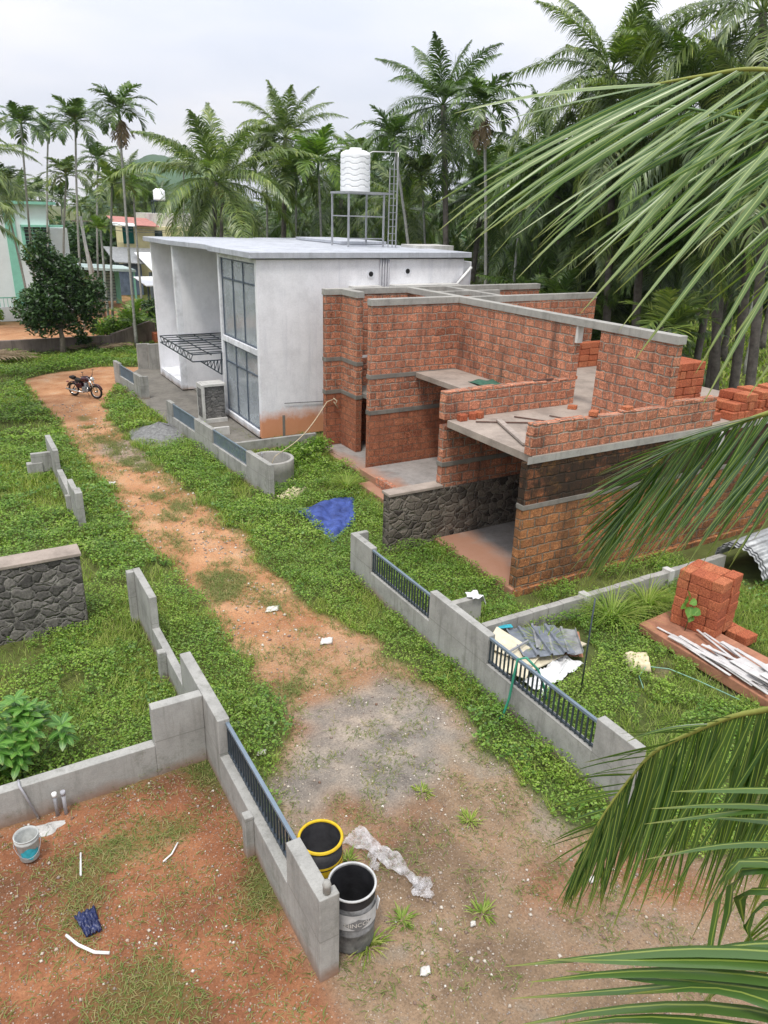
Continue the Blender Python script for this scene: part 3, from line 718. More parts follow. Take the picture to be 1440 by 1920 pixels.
loose('plastic_sheet', 'dark green sheet lying on the balcony slab', 'sheet', MB().sheet(lambda u, v: (13.3+.85*u+.15*v, 17.0+1.1*v-.1*u, 3.33+.03*math.sin(9*u+4*v)), 12, 12), 'green_mat', solid=.01)
loose('wooden_plank', 'short dark board lying on top of the inner parapet', 'plank', MB().bar((13.1, 14.74, 4.02), (13.75, 14.76, 4.02), .09, .04), 'rusty_iron')

# ================================================================ white house
WH = thing('white_house', 'new flat-roofed white plastered house with tall glazed bay and steel porch canopy', 'house', (9.4, 25.1, 0))
def wp(name, mat, x0, x1, y0, y1, z0, z1, bev=.01, parent=WH):
    return MB().box(x0, x1, y0, y1, z0, z1).build(name, mat, parent, bevel=bev)
wp('wall', 'white_wall_stained', 9.4, 18.05, 25.1, 25.3, .12, 6.42)
wp('plinth', 'cement_dark', 9.5, 18.0, 25.16, 38.0, -.1, .12)
wp('wall', 'white_wall', 18.05, 18.5, 25.2, 30, .1, 6.3)
wp('wall', 'white_wall', 17.85, 18.05, 25.3, 38.2, .1, 6.42)
# bay front
wp('beam', 'white_trim', 9.38, 9.6, 25.3, 29.05, 3.14, 3.36)
wp('sill', 'white_trim', 9.36, 9.62, 25.3, 29.05, .12, .36)
wp('beam', 'white_trim', 9.4, 9.6, 25.3, 29.05, 6.28, 6.42)
wp('pier', 'white_trim', 9.36, 9.6, 29.05, 29.22, .12, 6.42)
wp('wall', 'white_wall', 9.6, 11.1, 29.05, 29.22, .12, 6.42)
wp('floor', 'interior_wall', 9.6, 12.5, 25.3, 29.05, .1, .34)
wp('floor', 'interior_wall', 9.62, 12.5, 25.3, 29.05, 3.12, 3.38)
wp('inner_wall', 'interior_wall', 12.5, 12.6, 25.3, 29.05, .1, 6.4)
def window(x, ya, yb, za, zb, verts, hors):
    w = MB()
    t = .055
    for y in verts: w.box(x-.03, x+.04, y-t/2, y+t/2, za, zb)
    for z in hors: w.box(x-.026, x+.036, ya, yb, z-t/2, z+t/2)
    f = w.build('window', 'frame_dark', WH)
    MB().box(x+.0, x+.012, ya, yb, za, zb).build('pane', 'painted_reflection_glass', f)
    return f
window(9.47, 25.33, 29.03, 3.36, 6.28, (25.36, 26.62, 27.75, 28.98), (3.39, 5.54, 6.25))
window(9.47, 25.33, 29.03, .36, 3.14, (25.36, 26.62, 27.75, 28.98), (.39, 2.36, 3.11))
# porch recess and north box
wp('wall', 'white_wall', 11.1, 11.3, 29.1, 34.2, .1, 6.5)
wp('wall', 'white_wall', 9.25, 11.3, 34.2, 34.4, .1, 6.62)
wp('pier', 'white_trim', 8.98, 9.25, 34.2, 34.42, .1, 6.62)
wp('wall', 'white_wall', 8.98, 10.4, 38.0, 38.2, .1, 6.62)
wp('sill', 'white_trim', 8.98, 10.2, 34.4, 38.0, .1, .45)
wp('wall', 'white_wall', 10.2, 10.35, 34.9, 38.0, .45, 6.62)
w = MB(); w.box(10.12, 10.2, 34.42, 34.48, .45, 6.6); w.box(10.12, 10.2, 34.85, 34.9, .45, 6.6); f = w.build('window', 'frame_dark', WH)
MB().box(10.15, 10.16, 34.48, 34.85, .45, 6.6).build('pane', 'painted_reflection_glass', f)
door = wp('door', 'window_dark', 11.05, 11.1, 30.6, 31.8, .3, 2.4)
roof = MB().prism([(9.12, 24.95), (18.3, 24.95), (18.3, 38.4), (8.72, 38.4), (8.86, 33.9), (9.35, 31.2), (9.35, 29.6), (9.12, 29.6)], 6.46, 6.66).build('roof', 'roof_paint', WH, bevel=.015)
wp('roof_hatch', 'cement_pale', 17.6, 19.4, 27.8, 29.2, 6.3, 6.78, .01, roof)
wp('roof_sheet', 'roof_paint', 15.6, 17.9, 31.0, 36.0, 6.68, 6.80, .01, roof)
# steps
for i in range(3): wp('step', 'cement_dark', 9.6+.3*i, 9.9+.3*i if i < 2 else 11.1, 29.6, 33.6, -.05, .13+.14*i)
# sun shades, pipe group, round holes on the south wall
wp('sun_shade', 'cement_pale', 14.6, 17.55, 24.55, 25.1, 5.42, 5.52)
wp('sun_shade', 'cement_pale', 12.95, 14.15, 24.7, 25.1, 5.40, 5.50)
wp('window', 'window_dark', 14.9, 17.2, 25.07, 25.1, 4.6, 5.41, .004)
for i in range(4):
    x = 14.25+.11*i
    MB().tube([(x, 25.04, 3.0), (x, 25.04, 6.44)], .035).build('pipe', 'pvc_grey', WH)
for x, z in ((13.86, 5.9), (15.45, 5.98)):
    b = MB(); b.tube([(x, 25.085, z), (x, 25.11, z)], .17, 20); r = b.build('round_hole', 'white_trim', WH)
    MB().tube([(x, 25.07, z), (x, 25.10, z)], .09, 16).build('hole_shade_disc', 'black_metal', r)  # solid black disc stands in for the shade inside the hole
MB().tube([(17.55, 24.9, 5.4), (18.35, 25.0, 6.1)], .06).build('pipe', 'pvc_white', WH)
MB().box(10.22, 10.32, 25.085, 25.1, .12, .92).build('conduit_chase', 'cement_dark', WH)
MB().tube([(10.3, 25.05, 1.38), (12.2, 25.05, 1.30), (13.0, 24.9, 1.32)], .012).build('wire', 'black_metal', WH)
# canopy truss over the porch
can = MB(); X0, X1, Y0, Y1, Z = 8.15, 11.1, 29.15, 34.2, 2.62
for z in (Z, Z-.28):
    can.bar((X0, Y0, z), (X0, Y1, z), .04); can.bar((X0, Y1, z), (X1, Y1-.05, z), .04); can.bar((X0, Y0, z), (X1, Y0+.06, z), .04)
n = 16
for i in range(n):
    a = Y0+(Y1-Y0)*i/n; b = Y0+(Y1-Y0)*(i+1)/n
    can.bar((X0, a, Z-.28 if i % 2 else Z), (X0, b, Z if i % 2 else Z-.28), .022)
canopy = can.build('canopy', 'steel_grey', WH)
for i in range(9):
    y = Y0+.3+(Y1-Y0-.4)*i/8
    MB().bar((X0, y, Z+.01), (X1, y, Z+.01), .032).build('purlin', 'steel_grey', canopy)
for x in (8.9, 9.7, 10.45): MB().bar((x, Y0, Z-.05), (x, Y1, Z-.05), .034).build('purlin', 'steel_grey', canopy)
br_ = MB(); P0 = [(8.45, Y0+.03, Z-.28), (9.3, Y0+.03, 1.75), (9.33, Y0+.03, Z)]
br_.bar(P0[0], P0[1], .045); br_.bar(P0[1], P0[2], .045)
for i in range(1, 6):
    t = i/6; a = Vector(P0[0]).lerp(Vector(P0[1]), t); br_.bar(a, (a.x, a.y, Z-.28), .03); br_.bar(a, (a.x+.14, a.y, Z-.28), .025)
br_.build('bracket', 'steel_grey', canopy)
# stone-clad pillar beside the porch
SP = thing('stone_pier', 'low grey stone-clad pier framed in white beside the glazed bay', 'pier', (8.2, 28.3, 0))
MB().box(8.28, 9.1, 28.36, 29.0, .2, 1.48).build('stone_panel', 'grey_cladding', SP)
fr = MB(); fr.box(8.18, 8.28, 28.28, 29.05, 0, 1.56); fr.box(8.28, 9.15, 28.30, 29.03, 1.48, 1.58); fr.box(8.28, 9.15, 28.26, 29.03, 0, .2)
fr.build('frame', 'cement_pale', SP, bevel=.01)
MB().box(8.165, 8.18, 28.42, 28.9, .25, 1.4).build('side_panel', 'grey_cladding', SP)
# concrete pad in front of the house
pad = MB().prism(PAD, -.06, .045).build('driveway', 'cement_dark', bevel=0); tag(pad, kind='structure')

# roof tank and stand
TS = thing('tank_stand', 'grey steel tube stand on the white roof carrying the water tank', 'stand', (14.6, 28.6, 6.68))
def bars(name, lst, w, mat, parent):
    for a, b in lst: MB().bar(a, b, w).build(name, mat, parent)
cx = [(14.72, 28.6), (16.35, 28.6), (14.72, 30.1), (16.35, 30.1)]
bars('leg', [((x, y, 6.68), (x, y, 8.72)) for x, y in cx], .065, 'galvanised', TS)
bars('cross_bar', [((14.72, 28.6, z), (16.35, 28.6, z)) for z in (7.0, 7.85)]+[((14.72, 30.1, 7.85), (16.35, 30.1, 7.85)), ((14.72, 28.6, 7.85), (14.72, 30.1, 7.85)), ((16.35, 28.6, 7.85), (16.35, 30.1, 7.85))], .045, 'galvanised', TS)
pl = MB(); pl.box(14.66, 16.75, 28.54, 28.62, 8.70, 8.78); pl.box(14.66, 16.75, 30.08, 30.16, 8.70, 8.78); pl.box(14.66, 14.74, 28.62, 30.08, 8.70, 8.78); pl.box(16.67, 16.75, 28.62, 30.08, 8.70, 8.78)
for i in range(7): pl.box(14.9+.26*i, 14.98+.26*i, 28.62, 30.08, 8.715, 8.765)
pl.build('platform', 'galvanised', TS)
LD = thing('ladder', 'tall thin steel ladder rising past the tank platform', 'ladder', (16.5, 28.3, 6.68))
for x in (16.42, 16.62, 16.80): MB().bar((x, 28.3, 6.68), (x, 28.3, 10.1 if x > 16.45 else 9.7), .035).build('rail', 'galvanised', LD)
for i in range(11): MB().bar((16.42, 28.3, 6.95+.27*i), (16.80, 28.3, 6.95+.27*i), .025).build('rung', 'galvanised', LD)
loose('water_pipe', 'thin pipe looping from the ladder top down into the tank', 'pipe', MB().tube([(16.85, 28.42, 6.68), (16.85, 28.42, 10.28), (15.95, 28.9, 10.28), (15.75, 29.3, 10.12)], .022), 'pvc_white')
TK = thing('water_tank', 'large white ribbed plastic water tank on the steel stand above the roof', 'tank', (15.4, 29.35, 8.78))
mb = MB(); n = 96; prof = []
for i in range(61):
    z = 1.36*i/60
    prof.append(z)
b0 = 0
for z in prof:
    for k in range(n):
        a = 2*math.pi*k/n
        tri = abs(((a*6/(2*math.pi)) % 1)-.5)*2; tri = min(max((tri-.25)*2, 0), 1)
        ph = ((z+.07*tri)/.21) % 1
        r = .61-(.035 if (ph < .2 and .1 < z < 1.28) else 0)
        mb.v.append((15.4+r*math.cos(a), 29.35+r*math.sin(a), 8.78+z))
for i in range(60):
    for k in range(n): mb.face([i*n+k, i*n+(k+1) % n, (i+1)*n+(k+1) % n, (i+1)*n+k])
mb.build('tank_body', 'tank_white', TK)
MB().lathe([(.61, 1.36), (.58, 1.44), (.42, 1.52), (.24, 1.55), (.24, 1.62), (.0, 1.63)], (15.4, 29.35, 8.78), 40).build('tank_top', 'tank_white', TK)

# ================================================================ cement compound walls
def cw(root, segs, mat='wall_cement', bev=.012, name='wall_section'):
    for s in segs: MB().box(*s).build(name, mat, root, bevel=bev)
def railing(root, x, y0, y1, z0, z1, mat='rail_blue', step=.105, sheet=False):
    r = MB(); r.box(x-.025, x+.025, y0, y1, z1-.04, z1+.005)
    rr = r.build('railing', mat, root)
    if sheet:
        q = MB(); n_ = int((y1-y0)/.08)
        for i in range(n_+1): q.box(x-.012, x+.012, y0+(y1-y0)*i/n_-.02, y0+(y1-y0)*i/n_+.02, z0, z1-.04)
        q.build('bars', mat, rr); return
    MB().box(x-.018, x+.018, y0, y1, z0+.03, z0+.06).build('bottom_rail', 'steel_grey', rr)
    n_ = max(2, int(round((y1-y0)/step)))
    for i in range(n_+1):
        y = y0+(y1-y0)*i/n_; y = min(max(y, y0+.015), y1-.015)
        MB().box(x-.013, x+.013, y-.011, y+.011, z0-.01, z1-.04).build('bar', 'steel_grey', rr)
LW = thing('compound_wall', 'near grey cement wall with a slanting run of dark blue bars beside the black drum', 'wall', (2.5, 5.2, 0))
cw(LW, [(2.40, 2.58, 5.33, 6.12, -.1, 1.22), (2.40, 2.64, 5.2, 5.33, -.1, 1.23), (2.40, 2.58, 6.12, 8.62, -.1, .58), (2.40, 2.58, 8.62, 10.6, -.1, 1.2), (2.28, 2.40, 7.22, 7.36, -.1, .66),
        (2.42, 2.56, 10.6, 12.75, -.1, .52), (2.42, 2.56, 12.75, 14.15, -.1, 1.18), (2.28, 2.42, 14.0, 14.15, -.1, 1.17), (2.28, 2.42, 11.7, 11.85, -.1, .6)])
railing(LW, 2.54, 6.12, 8.62, .58, 1.14)
loose('tin_can', 'small round cement-filled can standing on the end post of the near wall', 'can', MB().lathe([(.0, 0), (.045, 0), (.045, .10), (.05, .11), (.042, .13), (.035, .16), (0, .165)], (2.52, 5.27, 1.23), 20), 'cement')
CW = thing('compound_wall', 'low cement cross wall running left from the near wall with a raised end panel', 'wall', (-4, 9.4, 0))
cw(CW, [(-7, 1.64, 9.33, 9.5, -.1, .55), (1.64, 2.398, 9.33, 9.5, -.1, 1.2)])
RW = thing('compound_wall', 'long cement wall with two panels of dark bars along the right edge of the track', 'wall', (7.4, 5, 0))
cw(RW, [(7.3, 7.46, 12.97, 13.95, -.1, 1.1), (7.46, 7.72, 13.83, 13.95, -.1, 1.1), (7.3, 7.46, 10.58, 12.97, -.1, .52), (7.3, 7.46, 8.71, 10.58, -.1, 1.18), (7.3, 7.46, 6.1, 8.71, -.1, .62), (7.3, 7.46, 5.3, 6.1, -.1, 1.22)], 'wall_cement')
railing(RW, 7.36, 10.58, 12.97, .52, 1.06); railing(RW, 7.36, 6.1, 8.71, .62, 1.14)
def slanted(root, p0, p1, segs, th=.16, pad0=.0):
    a = Vector((*p0, 0)); d = (Vector((*p1, 0))-a); L = d.length; d /= L; nrm = Vector((d.y, -d.x, 0))*th/2
    for s0, s1, h in segs:
        q = [a+d*s0*L-nrm, a+d*s0*L+nrm, a+d*s1*L+nrm, a+d*s1*L-nrm]
        q = q if (q[1]-q[0]).cross(q[2]-q[1]).z > 0 else q[::-1]
        MB().hexa([(v.x, v.y, -.1) for v in q]+[(v.x, v.y, h) for v in q]).build('wall_section', 'wall_cement', root, bevel=.012)
def srail(root, p0, p1, s0, s1, z0, z1, n):
    a = Vector((*p0, 0)); d = Vector((*p1, 0))-a
    A, B = a+d*s0, a+d*s1
    r = MB().bar((A.x, A.y, z1), (B.x, B.y, z1), .045).build('railing', 'rail_blue', root)
    for i in range(n+1):
        q = A.lerp(B, i/n); MB().bar((q.x, q.y, z0), (q.x, q.y, z1), .028).build('bar', 'rail_blue', r)
FW = thing('compound_wall', 'cement wall with two blue-grey barred panels before the stone well', 'wall', (7.5, 19.4, 0))
q0, q1 = (7.52, 19.4), (6.88, 28.5); tt = lambda y: (y-19.4)/9.1
slanted(FW, q0, q1, [(0, tt(21.05), 1.08), (tt(21.05), tt(23.85), .56), (tt(23.85), tt(25.5), 1.06), (tt(25.5), tt(27.9), .54), (tt(27.9), 1, 1.08)])
srail(FW, q0, q1, tt(21.05), tt(23.85), .56, 1.02, 26); srail(FW, q0, q1, tt(25.5), tt(27.9), .54, 1.02, 24)
F2 = thing('compound_wall', 'short far cement wall with a blue barred panel near the motorcycle', 'wall', (6.9, 33.6, 0))
q0, q1 = (6.98, 33.3), (6.65, 37.4)
slanted(F2, q0, q1, [(0, .24, 1.05), (.24, .78, .5), (.78, 1, 1.08)]); srail(F2, q0, q1, .24, .78, .5, 1.0, 20)
MB().box(7.06, 7.26, 33.3, 33.45, -.1, 1.04).build('wall_return', 'wall_cement', F2, bevel=.01)
G2 = thing('gate_post', 'pair of joined grey cement gate panels beyond the far short wall', 'gate post', (8.3, 40.2, 0))
cw(G2, [(8.3, 8.8, 40.0, 40.2, -.1, 1.35), (8.8, 9.4, 39.7, 39.9, -.1, 1.35), (8.8, 8.95, 39.9, 40.2, -.1, 1.34)], 'cement', name='panel')
# low walls right of the tracks
DW = thing('boundary_wall', 'low pale cement wall between the white house plot and the laterite house plot', 'wall', (8.4, 24.0, 0))
q = MB().box(8.0, 11.1, 24.0, 24.14, -.1, .42).build('wall_section', 'wall_cement', DW, bevel=.01)
MB().box(7.6, 8.6, 26.4, 26.52, -.1, .35).build('wall_section', 'cement_pale', DW, bevel=.01)
BW = thing('boundary_wall', 'low hollow-block wall running right between the mossy house and the grassy plot', 'wall', (8.5, 10.1, 0))
for i in range(18):
    x = 8.3+.41*i; MB().box(x+.002, x+.404, 10.0+.002*(i % 2), 10.16+.002*(i % 2), -.1, .42+.004*math.sin(i*3)).build('block_section', 'cement', BW, bevel=.008)
for x in (10.95, 13.6): MB().box(x, x+.16, 9.95, 10.2, -.1, .47).build('pier', 'cement_pale', BW, bevel=.01)
SB = thing('stub_wall', 'short low block wall with a white rag draped over its end', 'wall', (8.2, 10.8, 0))
cw(SB, [(7.47, 8.75, 10.75, 10.9, -.1, .62)], 'cement')
loose('white_rag', 'crumpled white rag draped over the end of the short block wall', 'rag',
      MB().sheet(lambda u, v: (8.45+.36*u+.03*math.sin(9*v), 10.68+.30*v, .66+.02*math.sin(11*u+7*v)-.5*max(0, u-.75)**1.0*1.6), 12, 8), 'white_plastic', solid=.012)
# dark rubble wall at left
SW = thing('stone_wall', 'thick grey rubble stone wall with a flat cement cap at the left edge', 'wall', (-2, 14.6, 0))
MB().box(-5, 1.5, 14.4, 14.85, -.15, 1.55).build('wall_body', 'slate_rubble', SW, bevel=.03)
MB().box(-5, 1.53, 14.37, 14.88, 1.55, 1.62).build('cap', 'slab_floor', SW, bevel=.012)
# broken wall pieces in the left field
A1 = thing('wall_post', 'free-standing L-shaped cement wall end on the left verge of the track', 'wall', (2.2, 19.5, 0))
cw(A1, [(2.12, 2.3, 19.45, 19.9, -.1, 1.05), (2.12, 2.26, 19.9, 20.9, -.1, .98), (2.12, 2.28, 20.9, 23.3, -.1, .52), (2.0, 2.12, 20.6, 20.75, -.1, .6)], 'wall_cement')
A2 = thing('wall_post', 'smaller cement wall end with a stepped side arm farther along the left verge', 'wall', (2.15, 24.2, 0))
cw(A2, [(2.12, 2.28, 23.7, 25.6, -.1, 1.0), (1.55, 2.12, 24.55, 24.7, .1, .72), (1.4, 1.85, 24.5, 24.75, -.1, .42)], 'wall_cement')

# ================================================================ distant buildings
OW = thing('old_boundary_wall', 'dark weathered compound wall behind the motorcycle', 'wall', (5, 47, 0))
MB().box(-4, 8.35, 47, 47.25, -.1, .78).build('wall_section', 'old_wall', OW, bevel=.02)
MB().hexa([(8.35, 47, -.1), (11.4, 48.9, -.1), (11.3, 49.1, -.1), (8.3, 47.25, -.1), (8.35, 47, .85), (11.4, 48.9, 1.35), (11.3, 49.1, 1.35), (8.3, 47.25, .85)]).build('wall_section', 'old_wall', OW, bevel=.02)
MH = thing('mint_house', 'two-storey white house with mint green trim at the far left', 'house', (4, 66, 0))
MB().box(-8, 8.0, 66, 76, 0, 7.9).build('wall', 'mint_wall', MH)
MB().box(-8.3, 8.6, 65.6, 76.3, 7.9, 8.1).build('roof', 'mint_trim', MH)
tr = MB(); tr.hexa([(4.9, 65.9, 0), (5.6, 65.9, 0), (5.6, 66.02, 0), (4.9, 66.02, 0), (4.9, 65.9, 7.9), (5.6, 65.9, 7.9), (5.6, 66.02, 7.9), (4.9, 66.02, 7.9)]); tr.build('corner_trim', 'mint_trim', MH)
wf = MB(); wf.box(5.95, 6.15, 65.6, 66, 3.9, 6.4); wf.box(5.95, 9.0, 65.3, 66, 6.3, 6.45); wf.box(6.15, 7.9, 65.8, 66, 3.9, 4.05); wf = wf.build('window', 'mint_trim', MH)
MB().box(6.15, 7.9, 65.9, 65.98, 4.05, 6.3).build('pane', 'window_dark', wf)
gr = MB()
for i in range(8): gr.box(6.15, 7.9, 65.84, 65.88, 4.2+.27*i, 4.25+.27*i)
for x in (6.7, 7.3): gr.box(x, x+.07, 65.82, 65.86, 4.05, 6.3)
gr.build('grille', 'mint_trim', wf)
MB().box(8.0, 9.4, 67, 76, 0, 6.2).build('side_block', 'mint_wall', MH)
cf = thing('mint_fence', 'white and mint front fence of the far left house', 'fence', (2, 61, 0))
MB().box(-3, 8.3, 61, 61.2, 0, 1.0).build('fence_wall', 'mint_wall', cf)
g_ = MB(); g_.box(-3, 8.3, 61.05, 61.12, 1.6, 1.68)
for i in range(44): g_.box(-3+.257*i, -2.96+.257*i, 61.07, 61.1, 1.0, 1.6)
g_.build('fence_bars', 'mint_trim', cf)
GT = thing('metal_gate', 'pale green sheet gate standing open beyond the dark tree', 'gate', (12.5, 70, 0))
MB().box(11.0, 13.2, 70, 70.1, .2, 2.6).build('gate_leaf', 'gate_metal', GT)
MB().box(13.2, 13.6, 69.9, 70.3, 0, 2.7).build('gate_pillar', 'mint_trim', GT)
g_ = MB()
for i in range(9): g_.box(11.0, 13.2, 69.95, 70.0, .4+.25*i, .44+.25*i)
g_.build('gate_bars', 'steel_grey', GT)
sh = thing('porch_shed', 'low pale sloping shed roof beside the far left house', 'shed', (10, 68, 0))
MB().hexa([(8.8, 66, 3.2), (14.2, 66, 2.9), (14.2, 71, 2.9), (8.8, 71, 3.2), (8.8, 66, 3.4), (14.2, 66, 3.1), (14.2, 71, 3.1), (8.8, 71, 3.4)]).build('roof', 'gate_metal', sh)
for x in (9.2, 11.6, 14.0): MB().box(x, x+.15, 66.2, 66.35, 0, 3.0).build('post', 'mint_trim', sh)
YH = thing('yellow_house', 'two-storey yellow house with a red and white tin awning behind the white house', 'house', (18, 85, 0))
MB().box(18.4, 27.5, 85, 94, 0, 6.0).build('wall', 'yellow_wall', YH)
MB().box(20.6, 27.5, 86.5, 94, 6.0, 7.3).build('parapet', 'cement_pale', YH)
MB().hexa([(16.4, 83.6, 6.2), (20.8, 83.6, 6.0), (20.8, 88, 6.7), (16.4, 88, 6.9), (16.4, 83.6, 6.27), (20.8, 83.6, 6.07), (20.8, 88, 6.77), (16.4, 88, 6.97)]).build('awning', 'tin_red', YH)
MB().hexa([(16.1, 83.2, 6.12), (18.3, 83.2, 6.02), (18.3, 84.2, 6.22), (16.1, 84.2, 6.32), (16.1, 83.2, 6.22), (18.3, 83.2, 6.12), (18.3, 84.2, 6.32), (16.1, 84.2, 6.42)]).build('awning_panel', 'tank_white', YH)
MB().box(17.3, 18.4, 84.9, 85.0, 4.3, 6.0).build('cloth_screen', 'green_cloth', YH)
MB().box(17.3, 18.4, 85.0, 88, 0, 4.3).build('side_block', 'yellow_wall', YH)
for x in (20.6, 23.8): MB().box(x, x+.8, 84.93, 85.0, 4.4, 5.6).build('window', 'window_dark', YH)
T2 = thing('water_tank', 'small white water tank on a frame above the yellow house', 'tank', (22, 86, 7.3))
MB().lathe([(0, 1.3), (.62, 1.3), (.64, 1.5), (.6, 1.55), (.64, 1.7), (.6, 1.75), (.64, 1.95), (.6, 2.0), (.62, 2.3), (.3, 2.5), (0, 2.5)], (22.0, 87.4, 7.3), 20).build('tank_body', 'tank_white', T2)
MB().box(21.2, 22.9, 87.0, 87.9, 8.5, 8.6).build('platform', 'steel_grey', T2)
for x, y in ((21.25, 87.0), (22.85, 87.0), (21.25, 87.85), (22.85, 87.85)): MB().box(x-.04, x+.04, y-.04, y+.04, 7.3, 8.5).build('leg', 'steel_grey', T2)
TR = thing('tin_shed', 'low sheds with grey and white tin roofs and a blue sheet wall', 'shed', (17, 78, 0))
MB().hexa([(14.5, 76, 3.0), (19, 76, 2.7), (20, 84, 3.8), (15.0, 84, 4.0), (14.5, 76, 3.08), (19, 76, 2.78), (20, 84, 3.88), (15.0, 84, 4.08)]).build('roof', 'tin_sheet', TR)
MB().hexa([(17.0, 72, 2.4), (22, 72, 2.3), (22, 79, 3.6), (17.0, 79, 3.7), (17.0, 72, 2.48), (22, 72, 2.38), (22, 79, 3.68), (17.0, 79, 3.78)]).build('roof', 'tank_white', TR)
MB().box(14.6, 17.0, 76.4, 76.5, 0, 2.9).build('sheet_wall', 'blue_sheet', TR)
MB().box(17.0, 22, 73.5, 73.6, 0, 2.3).build('sheet_wall', 'tin_blue', TR)
LS = thing('lean_to', 'small lean-to with an orange door panel at the left corner of the white house', 'shed', (13.5, 58, 0))
MB().hexa([(12.9, 57, 2.6), (17, 57, 2.6), (17, 61, 2.9), (12.9, 61, 2.9), (12.9, 57, 2.66), (17, 57, 2.66), (17, 61, 2.96), (12.9, 61, 2.96)]).build('roof', 'tank_white', LS)
for x in (13.0, 14.6): MB().box(x, x+.1, 57.1, 57.2, 0, 2.6).build('post', 'steel_grey', LS)
MB().box(14.0, 14.9, 57.6, 57.65, .4, 2.0).build('door_panel', 'drum_yellow', LS)
MB().box(13.1, 17, 57.3, 57.4, 0, .8).build('dark_wall', 'old_wall', LS)
BH = thing('grove_house', 'grey house half hidden among palms right of the water tank stand', 'house', (50, 95, 0))
MB().box(33, 41, 95, 100, 0, 5.6).build('wall', 'cement_pale', BH); MB().box(32.6, 41.4, 94.6, 100.4, 5.6, 5.8).build('roof', 'cement', BH)
for i in range(5): MB().box(33.6+1.5*i, 34.5+1.5*i, 94.92, 95, 3.8, 5.1).build('window', 'window_dark', BH)
UP = thing('utility_pole', 'old wooden utility pole among the palms left of the white house', 'pole', (9.7, 60, 0))
MB().tube([(9.9, 60, 0), (9.4, 60, 7.2)], [.14, .1], 10).build('shaft', 'cement_pale', UP)
MB().tube([(10.4, 60.2, 0), (9.5, 60, 5.6)], [.11, .09], 10).build('stay', 'grey_wood', UP)
MB().bar((8.8, 60, 6.9), (10.2, 60, 6.9), .09).build('cross_arm', 'grey_wood', UP)
for n_, z_ in ((0, 6.95), (1, 6.6)):
    pts = [Vector((9.5, 60, z_)).lerp(Vector((24, 78, 6.4)), t/12)-Vector((0, 0, 1.2*math.sin(math.pi*t/12)*.5)) for t in range(13)]
    loose('power_line', ('upper' if n_ == 0 else 'lower')+' wire strung from the utility pole towards the yellow house', 'cable', MB().tube(pts, .022, 5), 'black_metal')
loose('brick_heap', 'short low heap of red blocks beyond the corner of the white house', 'wall', MB().box(10.9, 12.3, 47.2, 47.9, 0, .75), 'laterite_block', bevel=.05)  # one solid box standing for a heap of loose bricks

# ================================================================ objects on the ground
def drum(root, c, r, h, body, rim, n=40):
    MB().lathe([(0, .02), (r*.97, .0), (r, .03), (r, h*.32), (r+.012, h*.34), (r, h*.36), (r, h*.64), (r+.012, h*.66), (r, h*.68), (r, h-.02), (r-.012, h-.03), (r-.015, .05), (0, .05)], c, n).build('drum_body', body, root)
    MB().tube([(c[0]+(r+.003)*math.cos(2*math.pi*k/n), c[1]+(r+.003)*math.sin(2*math.pi*k/n), c[2]+h-.015) for k in range(n)], .014, 8, closed=True).build('rim', rim, root)
D1 = thing('steel_drum', 'open grey drum with a black top band and white lettering beside the wall end', 'drum', (2.98, 5.56, 0))
drum(D1, (2.98, 5.56, 0), .27, .86, 'drum_grey', 'drum_band')
MB().lathe([(.251, .05), (.250, .835)], (2.98, 5.56, 0), 40).build('drum_lining', 'drum_black', D1)
MB().lathe([(.272, .70), (.2735, .71), (.2735, .84), (.272, .845)], (2.98, 5.56, 0), 40).build('dark_band', 'drum_black', D1)
def wrap_patch(c, r, a0, a1, zf0, zf1, n=24):
    mb = MB()
    for i in range(n+1):
        a = a0+(a1-a0)*i/n; t = i/n
        for z in (zf0(t), zf1(t)): mb.v.append((c[0]+r*math.cos(a), c[1]+r*math.sin(a), c[2]+z))
    for i in range(n): mb.face([2*i, 2*i+2, 2*i+3, 2*i+1], None, True)
    return mb
fa = math.atan2(-5.56, -2.98)+.05
wrap_patch((2.98, 5.56, 0), .2855, fa-1.3, fa+1.45, lambda t: .36+.05*math.sin(3*t), lambda t: .60+.04*math.sin(2*t+1), 40).build('pale_band', 'drum_band', D1)
wrap_patch((2.98, 5.56, 0), .2875, fa-.40, fa+.86, lambda t: .485-.09*(1-abs(2*t-1)), lambda t: .485+.09*(1-abs(2*t-1))).build('diamond_mark', 'drum_mark', D1)
# lettering wrapped round the drum
tcv = bpy.data.curves.new('lettering', 'FONT'); tcv.body = 'HINCOL'; tcv.size = .088; tcv.align_x = 'CENTER'; tcv.align_y = 'CENTER'; tcv.extrude = 0; tcv.resolution_u = 4
to = bpy.data.objects.new('lettering_source', tcv); C.objects.link(to); bpy.context.view_layer.update()
me = bpy.data.meshes.new_from_object(to.evaluated_get(bpy.context.evaluated_depsgraph_get()), depsgraph=bpy.context.evaluated_depsgraph_get())
bpy.data.objects.remove(to)
import bmesh
bm = bmesh.new(); bm.from_mesh(me)
bmesh.ops.subdivide_edges(bm, edges=[e_ for e_ in bm.edges if e_.calc_length() > .02], cuts=2)
ca = fa+.22
for v in bm.verts:
    a = ca+v.co.x/.289; z = .485+v.co.y+.25*v.co.x*0
    v.co = Vector((.289*math.cos(a), .289*math.sin(a), z))
bm.to_mesh(me); bm.free(); me.materials.clear(); me.materials.append(MATS['paper_white'])
lo_ = bpy.data.objects.new('lettering', me); C.objects.link(lo_); lo_.parent = D1
D2 = thing('steel_drum', 'open black drum with a broad yellow rim behind the near wall rail', 'drum', (2.94, 6.33, 0))
drum(D2, (2.94, 6.33, 0), .27, .86, 'drum_black', 'drum_yellow')
